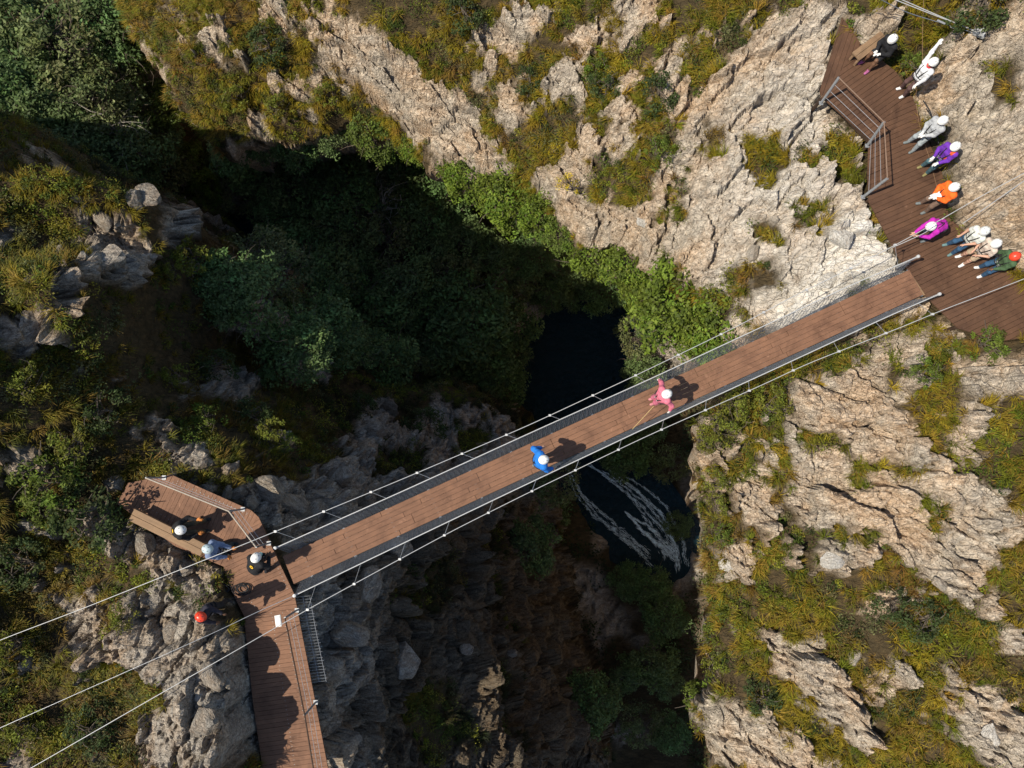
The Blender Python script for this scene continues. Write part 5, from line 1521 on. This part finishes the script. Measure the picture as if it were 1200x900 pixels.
SHRUBS = [
 ('bushd', 118, 598, 'L', 1.9, 'tall reddish dark bush shading the tip of the left platform'),
 ('bush2', 240, 322, 'L', 1.5, 'sunlit yellow green shrub alone on the dark upper left slope'), ('bush2', 210, 325, 'L', .8, 'small yellow green shrub left of the lone sunlit shrub'), ('bush2', 210, 445, 'L', 1.0, 'golden feathery shrub in the middle of the left slope'),
 ('bush', 245, 495, 'L', 1.1, 'bright green round shrub above the left platform'), ('bush2', 320, 510, 'L', 1.1, 'golden shrub by the pale stones above the platform'), ('bush', 350, 525, 'L', .8, 'small green shrub right of the golden one above the platform'),
 ('bush', 75, 560, 'L', 1.5, 'large lime green shrub at the left edge near the platform'), ('bush', 60, 590, 'L', 1.2, 'green shrub below the lime green shrub at left'), ('bush2', 90, 520, 'L', 1.3, 'feathery olive shrub above the lime shrub at left'), ('bush2', 50, 450, 'L', 1.1, 'olive shrub at the far left edge of the slope'),
 ('bushd', 130, 480, 'L', 1.2, 'dark shrub left of the green round shrub'), ('bushd', 30, 660, 'L', 1.3, 'dark shrub at the left edge under the main cable'), ('bush2', 25, 760, 'L', 1.2, 'orange olive shrub in the lower left corner area'), ('bush', 180, 585, 'L', .5, 'low green sprig at the tip of the left platform'),
 ('bush2', 40, 850, 'L', 1.2, 'golden shrub in the lower left corner'), ('bushd', 110, 850, 'L', 1.0, 'dark shrub among the lower left rocks'), ('bush2', 150, 720, 'L', .9, 'ochre tuft shrub between lower left rocks'), ('bushd', 300, 490, 'L', 1.1, 'dim shrub right of the round green one'),
 ('bushd', 420, 480, 'L', 1.3, 'dim shrub above the rocks left of the gorge'), ('bushd', 500, 500, 'L', 1.5, 'dim shrub on the rock shoulder above the bridge'), ('bushd', 260, 430, 'L', 1.1, 'dim shrub right of the golden feathery one'),
 ('bush', 826, 692, 'W-5.2', 1.5, 'lime shrub growing out of the right rim below the bridge'), ('bush', 830, 738, 'W-5.6', 1.4, 'lime shrub on the right rim just under the first one'), ('bush', 805, 815, 'W-7.5', 1.5, 'isolated lime green crown in the dark lower gorge'), ('bush2', 845, 500, 'R', 1.3, 'yellow green shrub on the rim right under the bridge'),
 ('bush2', 860, 480, 'R', 1.2, 'olive shrub between bridge and rim on the right bank'), ('bush2', 828, 515, 'R', 1.0, 'yellow green shrub hanging over the rim below the bridge'), ('bush2', 838, 590, 'R', 1.0, 'olive shrub on the rim beside the tall pale rock'), ('bush', 842, 625, 'R', .9, 'small green shrub on the rim above the pale rim rock'), ('bush2', 838, 775, 'R', 1.1, 'olive shrub on the lower right rim'), ('bush2', 835, 560, 'R', 1.0, 'small yellow shrub at the rim beside pale rock'), ('bush2', 905, 470, 'R', 1.1, 'olive shrub under the lower main cable'), ('bushd', 890, 815, 'R', 1.0, 'dark green shrub on the lower right slope near the rim'),
 ('bushd', 1075, 725, 'R', 1.2, 'dark green shrub in the wide scrub band on the right'), ('bushd', 1040, 705, 'R', 1.0, 'dark shrub left of the other in the scrub band'), ('bush', 1080, 440, 'R', .9, 'green shrub below the right platform'), ('bush', 1150, 405, 'R', 1.0, 'leafy shrub under the lower corner of the right platform'),
 ('bushd', 1135, 20, 'R', 1.5, 'broad green bush behind the cable anchor at top right'), ('bush', 1060, 85, 'R', .8, 'green tuft between the seated figure and the figure in white'), ('bushd', 770, 120, 'R', 1.2, 'dark round shrub beside the tall rock on the upper slope'),
 ('bushd', 705, 105, 'R', 1.1, 'dark shrub in the rusty gully of the upper slope'), ('bush', 770, 185, 'R', 1.1, 'fresh green shrub low in the gully above the rim'), ('bush', 700, 85, 'R', 1.0, 'fern green shrub at the top of the rusty gully'), ('bushd', 620, 100, 'R', 1.0, 'dark shrub left of the upright rock slab'),
 ('flower', 668, 218, 'R', 1.2, 'shrub covered in yellow flowers at the rim above the trees'), ('flower', 650, 175, 'R', .8, 'small yellow flowering shrub above the flower covered one'), ('bushd', 320, 60, 'R', 1.6, 'dark leafy bush on the upper left grassy spur'), ('bushd', 545, 25, 'R', 1.3, 'dark bush at the upper edge above the crag'),
 ('bush2', 330, 130, 'R', 1.5, 'golden green bush at the lower edge of the grassy spur'), ('bush2', 280, 120, 'R', 1.4, 'olive bush left on the lower edge of the spur'), ('bush2', 385, 115, 'R', 1.3, 'olive bush at the right end of the grassy spur'), ('bush', 900, 40, 'R', .0, '')]
for k, px, py, w, sz, lab in SHRUBS:
    if sz and w[0] == 'W': plant(k, px, py, 'W', lab, sz, 'shrub', 'shrub', up=float(w[1:]))
    elif sz: plant(k, px, py, w, lab, sz, 'shrub', 'shrub')

# ---- boulders lying loose
def boulder_proto(seed, sub=3, fresh=0.0):
    import bmesh
    bm = bmesh.new()
    bmesh.ops.create_icosphere(bm, subdivisions=sub, radius=1)
    me = bpy.data.meshes.new('boulder')
    bm.to_mesh(me); bm.free()
    V = np.empty(len(me.vertices) * 3, np.float32); me.vertices.foreach_get('co', V); V = V.reshape(-1, 3).astype(float)
    g = np.random.default_rng(seed)
    for _ in range(15):                                       # planes that chip the block
        n = g.normal(size=3); n /= np.linalg.norm(n)
        d = V @ n - g.uniform(.45, .8)
        V -= np.where(d > 0, d, 0)[:, None] * n * .93
    V *= (1 + .09 * fbm(V, 2.2, 4, seed) + .05 * fbm(V, 7, 3, seed + 1))[:, None]
    me.vertices.foreach_set('co', V.astype(np.float32).ravel())
    me.update()
    attr(me, 'rock', np.ones(len(V)), 'FLOAT'); attr(me, 'fresh', np.full(len(V), fresh), 'FLOAT')
    return me
BP = [boulder_proto(s_, 4) for s_ in (31, 32, 33, 34)]
BPW = [boulder_proto(s_, 4, f_) for s_, f_ in ((35, 1.0), (36, 1.0), (33, .3), (34, .2))]
for b in BP: b.materials.append(M['rock_cool'])
for b in BPW: b.materials.append(M['rock_warm'])
BOULDERS = [(196, 262, 'L', .42, 'left of the twin pale rocks at the upper end of the left bank'), (216, 262, 'L', .45, 'right of the twin pale rocks at the upper end of the left bank'), (35, 385, 'L', .6, 'pale knobbly rock at the left edge under the grass'),
 (125, 262, 'L', .4, 'pale rock left of the twin rocks on the left bank'), (320, 378, 'L', .6, 'grey rock beside the dark trees on the left slope'), (352, 433, 'L', .45, 'pale flat stone on the left slope edge'), (285, 335, 'L', .6, 'dim ledge block near the small blue pool'), (392, 430, 'L', .35, 'small pale stone right of the flat one'),
 (133, 568, 'L', .45, 'rounded grey rock touching the tip of the left platform'), (245, 575, 'L', .28, 'small round stone above the left platform edge'), (265, 578, 'L', .3, 'rounded stone in the row above the platform edge'), (280, 578, 'L', .32, 'second rounded stone in the row above the platform'), (292, 588, 'L', .34, 'third rounded stone near the rail corner'),
 (318, 578, 'L', .6, 'large pale block above the bridge head'), (345, 592, 'L', .6, 'split pale block left of the bridge netting'), (375, 600, 'L', .5, 'pale block beside the upper main cable'), (405, 560, 'L', .5, 'upright pale block above the bridge'), (430, 570, 'L', .5, 'pale upright block right of its neighbour above the bridge'), (458, 582, 'L', .35, 'rusty stone by the upper main cable'),
 (440, 505, 'L', .55, 'tall pale stone on the shoulder above the bridge'), (470, 640, 'L', .6, 'bluish block under the lower main cable'), (500, 635, 'L', .5, 'second bluish block under the lower main cable'), (440, 680, 'L', .6, 'block on the shaded wall below the bridge head'), (420, 730, 'L', .7, 'big bluish block on the shaded wall'), (480, 760, 'L', .7, 'jutting bluish block midway down the shaded wall'), (545, 760, 'L', .4, 'small blue grey stone at the wall edge'), (600, 765, 'L', .3, 'pale stone at the edge of the lower drop'),
 (255, 790, 'L', .5, 'pale rock left of the boardwalk casting shade on it'), (240, 850, 'L', .55, 'big pale rock at the lower edge left of the boardwalk'), (170, 640, 'L', .45, 'pale cracked rock under the long bench'), (215, 665, 'L', .4, 'pale rock beside the guide in denim'), (200, 740, 'L', .4, 'pale rock below the shaded guide')]
BOULDERS_W = [(985, 282, 'R', .45, 'squared cream block left of the right platform'), (965, 330, 'R', .4, 'cream block by the upper bridge netting'), (880, 298, 'R', .28, 'rounded pale stone on the slope above the bridge'), (1030, 62, 'R', .0, ''), (750, 262, 'R', .3, 'pale stone near the rim above the trees'),
 (975, 655, 'R', .42, 'pale round rock in the scrub on the right bank'), (1000, 770, 'R', .3, 'small pale stone in the lower right scrub'), (1090, 680, 'R', .3, 'pale stone on the lower right slab edge'), (1160, 860, 'R', .4, 'pale block in the lower right corner'), (850, 660, 'R', .35, 'pale rock on the right rim below the bridge'), (1055, 690, 'R', .25, 'small stone beneath the big slab')]
for lst, pr, pre in ((BOULDERS, BP, ''), (BOULDERS_W, BPW, '')):
    for k, (px, py, w, sz, lab) in enumerate(lst):
        if not sz: continue
        p = on_ground(px, py, w)
        o = obj('boulder', pr[k % 4], None, None, label=lab, cat='boulder')
        o.location = (p[0], p[1], p[2] + sz * .12)
        o.scale = (sz * rnd.uniform(.85, 1.2), sz * rnd.uniform(.7, 1.0), sz * rnd.uniform(.6, .85))
        o.rotation_euler = (rnd.uniform(-.3, .3), rnd.uniform(-.3, .3), rnd.uniform(0, 6.28))

# ---- white water
g = np.random.default_rng(77)
M['foam'] = mat_plain('foam', (.60, .74, .80), .6, .3, 4)
STR = [[(664, 548), (682, 580), (705, 605), (738, 628), (768, 655)], [(690, 545), (722, 566), (752, 592), (775, 620), (790, 655)], [(712, 552), (748, 572), (778, 600), (797, 640), (798, 664)], [(735, 600), (760, 622), (785, 645)]]
Vs = []
for st in STR:
    base = smooth_path([U(x, y, -26.9) for x, y in st], 60)
    for br in range(3):
        wander = np.cumsum(g.normal(0, .03, (60, 3)), 0) * np.array((1, 1, 0)) + g.normal(0, .10, 3) * np.array((1, 1, 0))
        t = g.uniform(0, 59, 420)
        i0 = t.astype(int).clip(0, 58)
        c = base[i0] + wander[i0] + (base[i0 + 1] - base[i0]) * (t - i0)[:, None] + g.normal(0, 1, (420, 3)) * (.012 + .0012 * t[:, None]) * np.array((1, 1, .2))
        tang = base[i0 + 1] - base[i0]; tang /= np.linalg.norm(tang, axis=1, keepdims=True)
        tang = tang + g.normal(0, .16, (420, 3)); sidev = np.cross(tang, np.array((0, 0, 1.)))
        l = g.uniform(.03, .2, (420, 1)); w_ = g.uniform(.003, .014, (420, 1))
        Vs.append(np.stack([c - tang * l, c + sidev * w_, c + tang * l, c - sidev * w_], 1).reshape(-1, 3))
V = np.concatenate(Vs)
V[:, 2] = np.maximum(V[:, 2], -26.985)
obj('cascade', mesh_np('cascade', V, np.arange(len(V)).reshape(-1, 4)), M['foam'], kind='stuff', label='white streaks of foam running down the dark chute', cat='water')
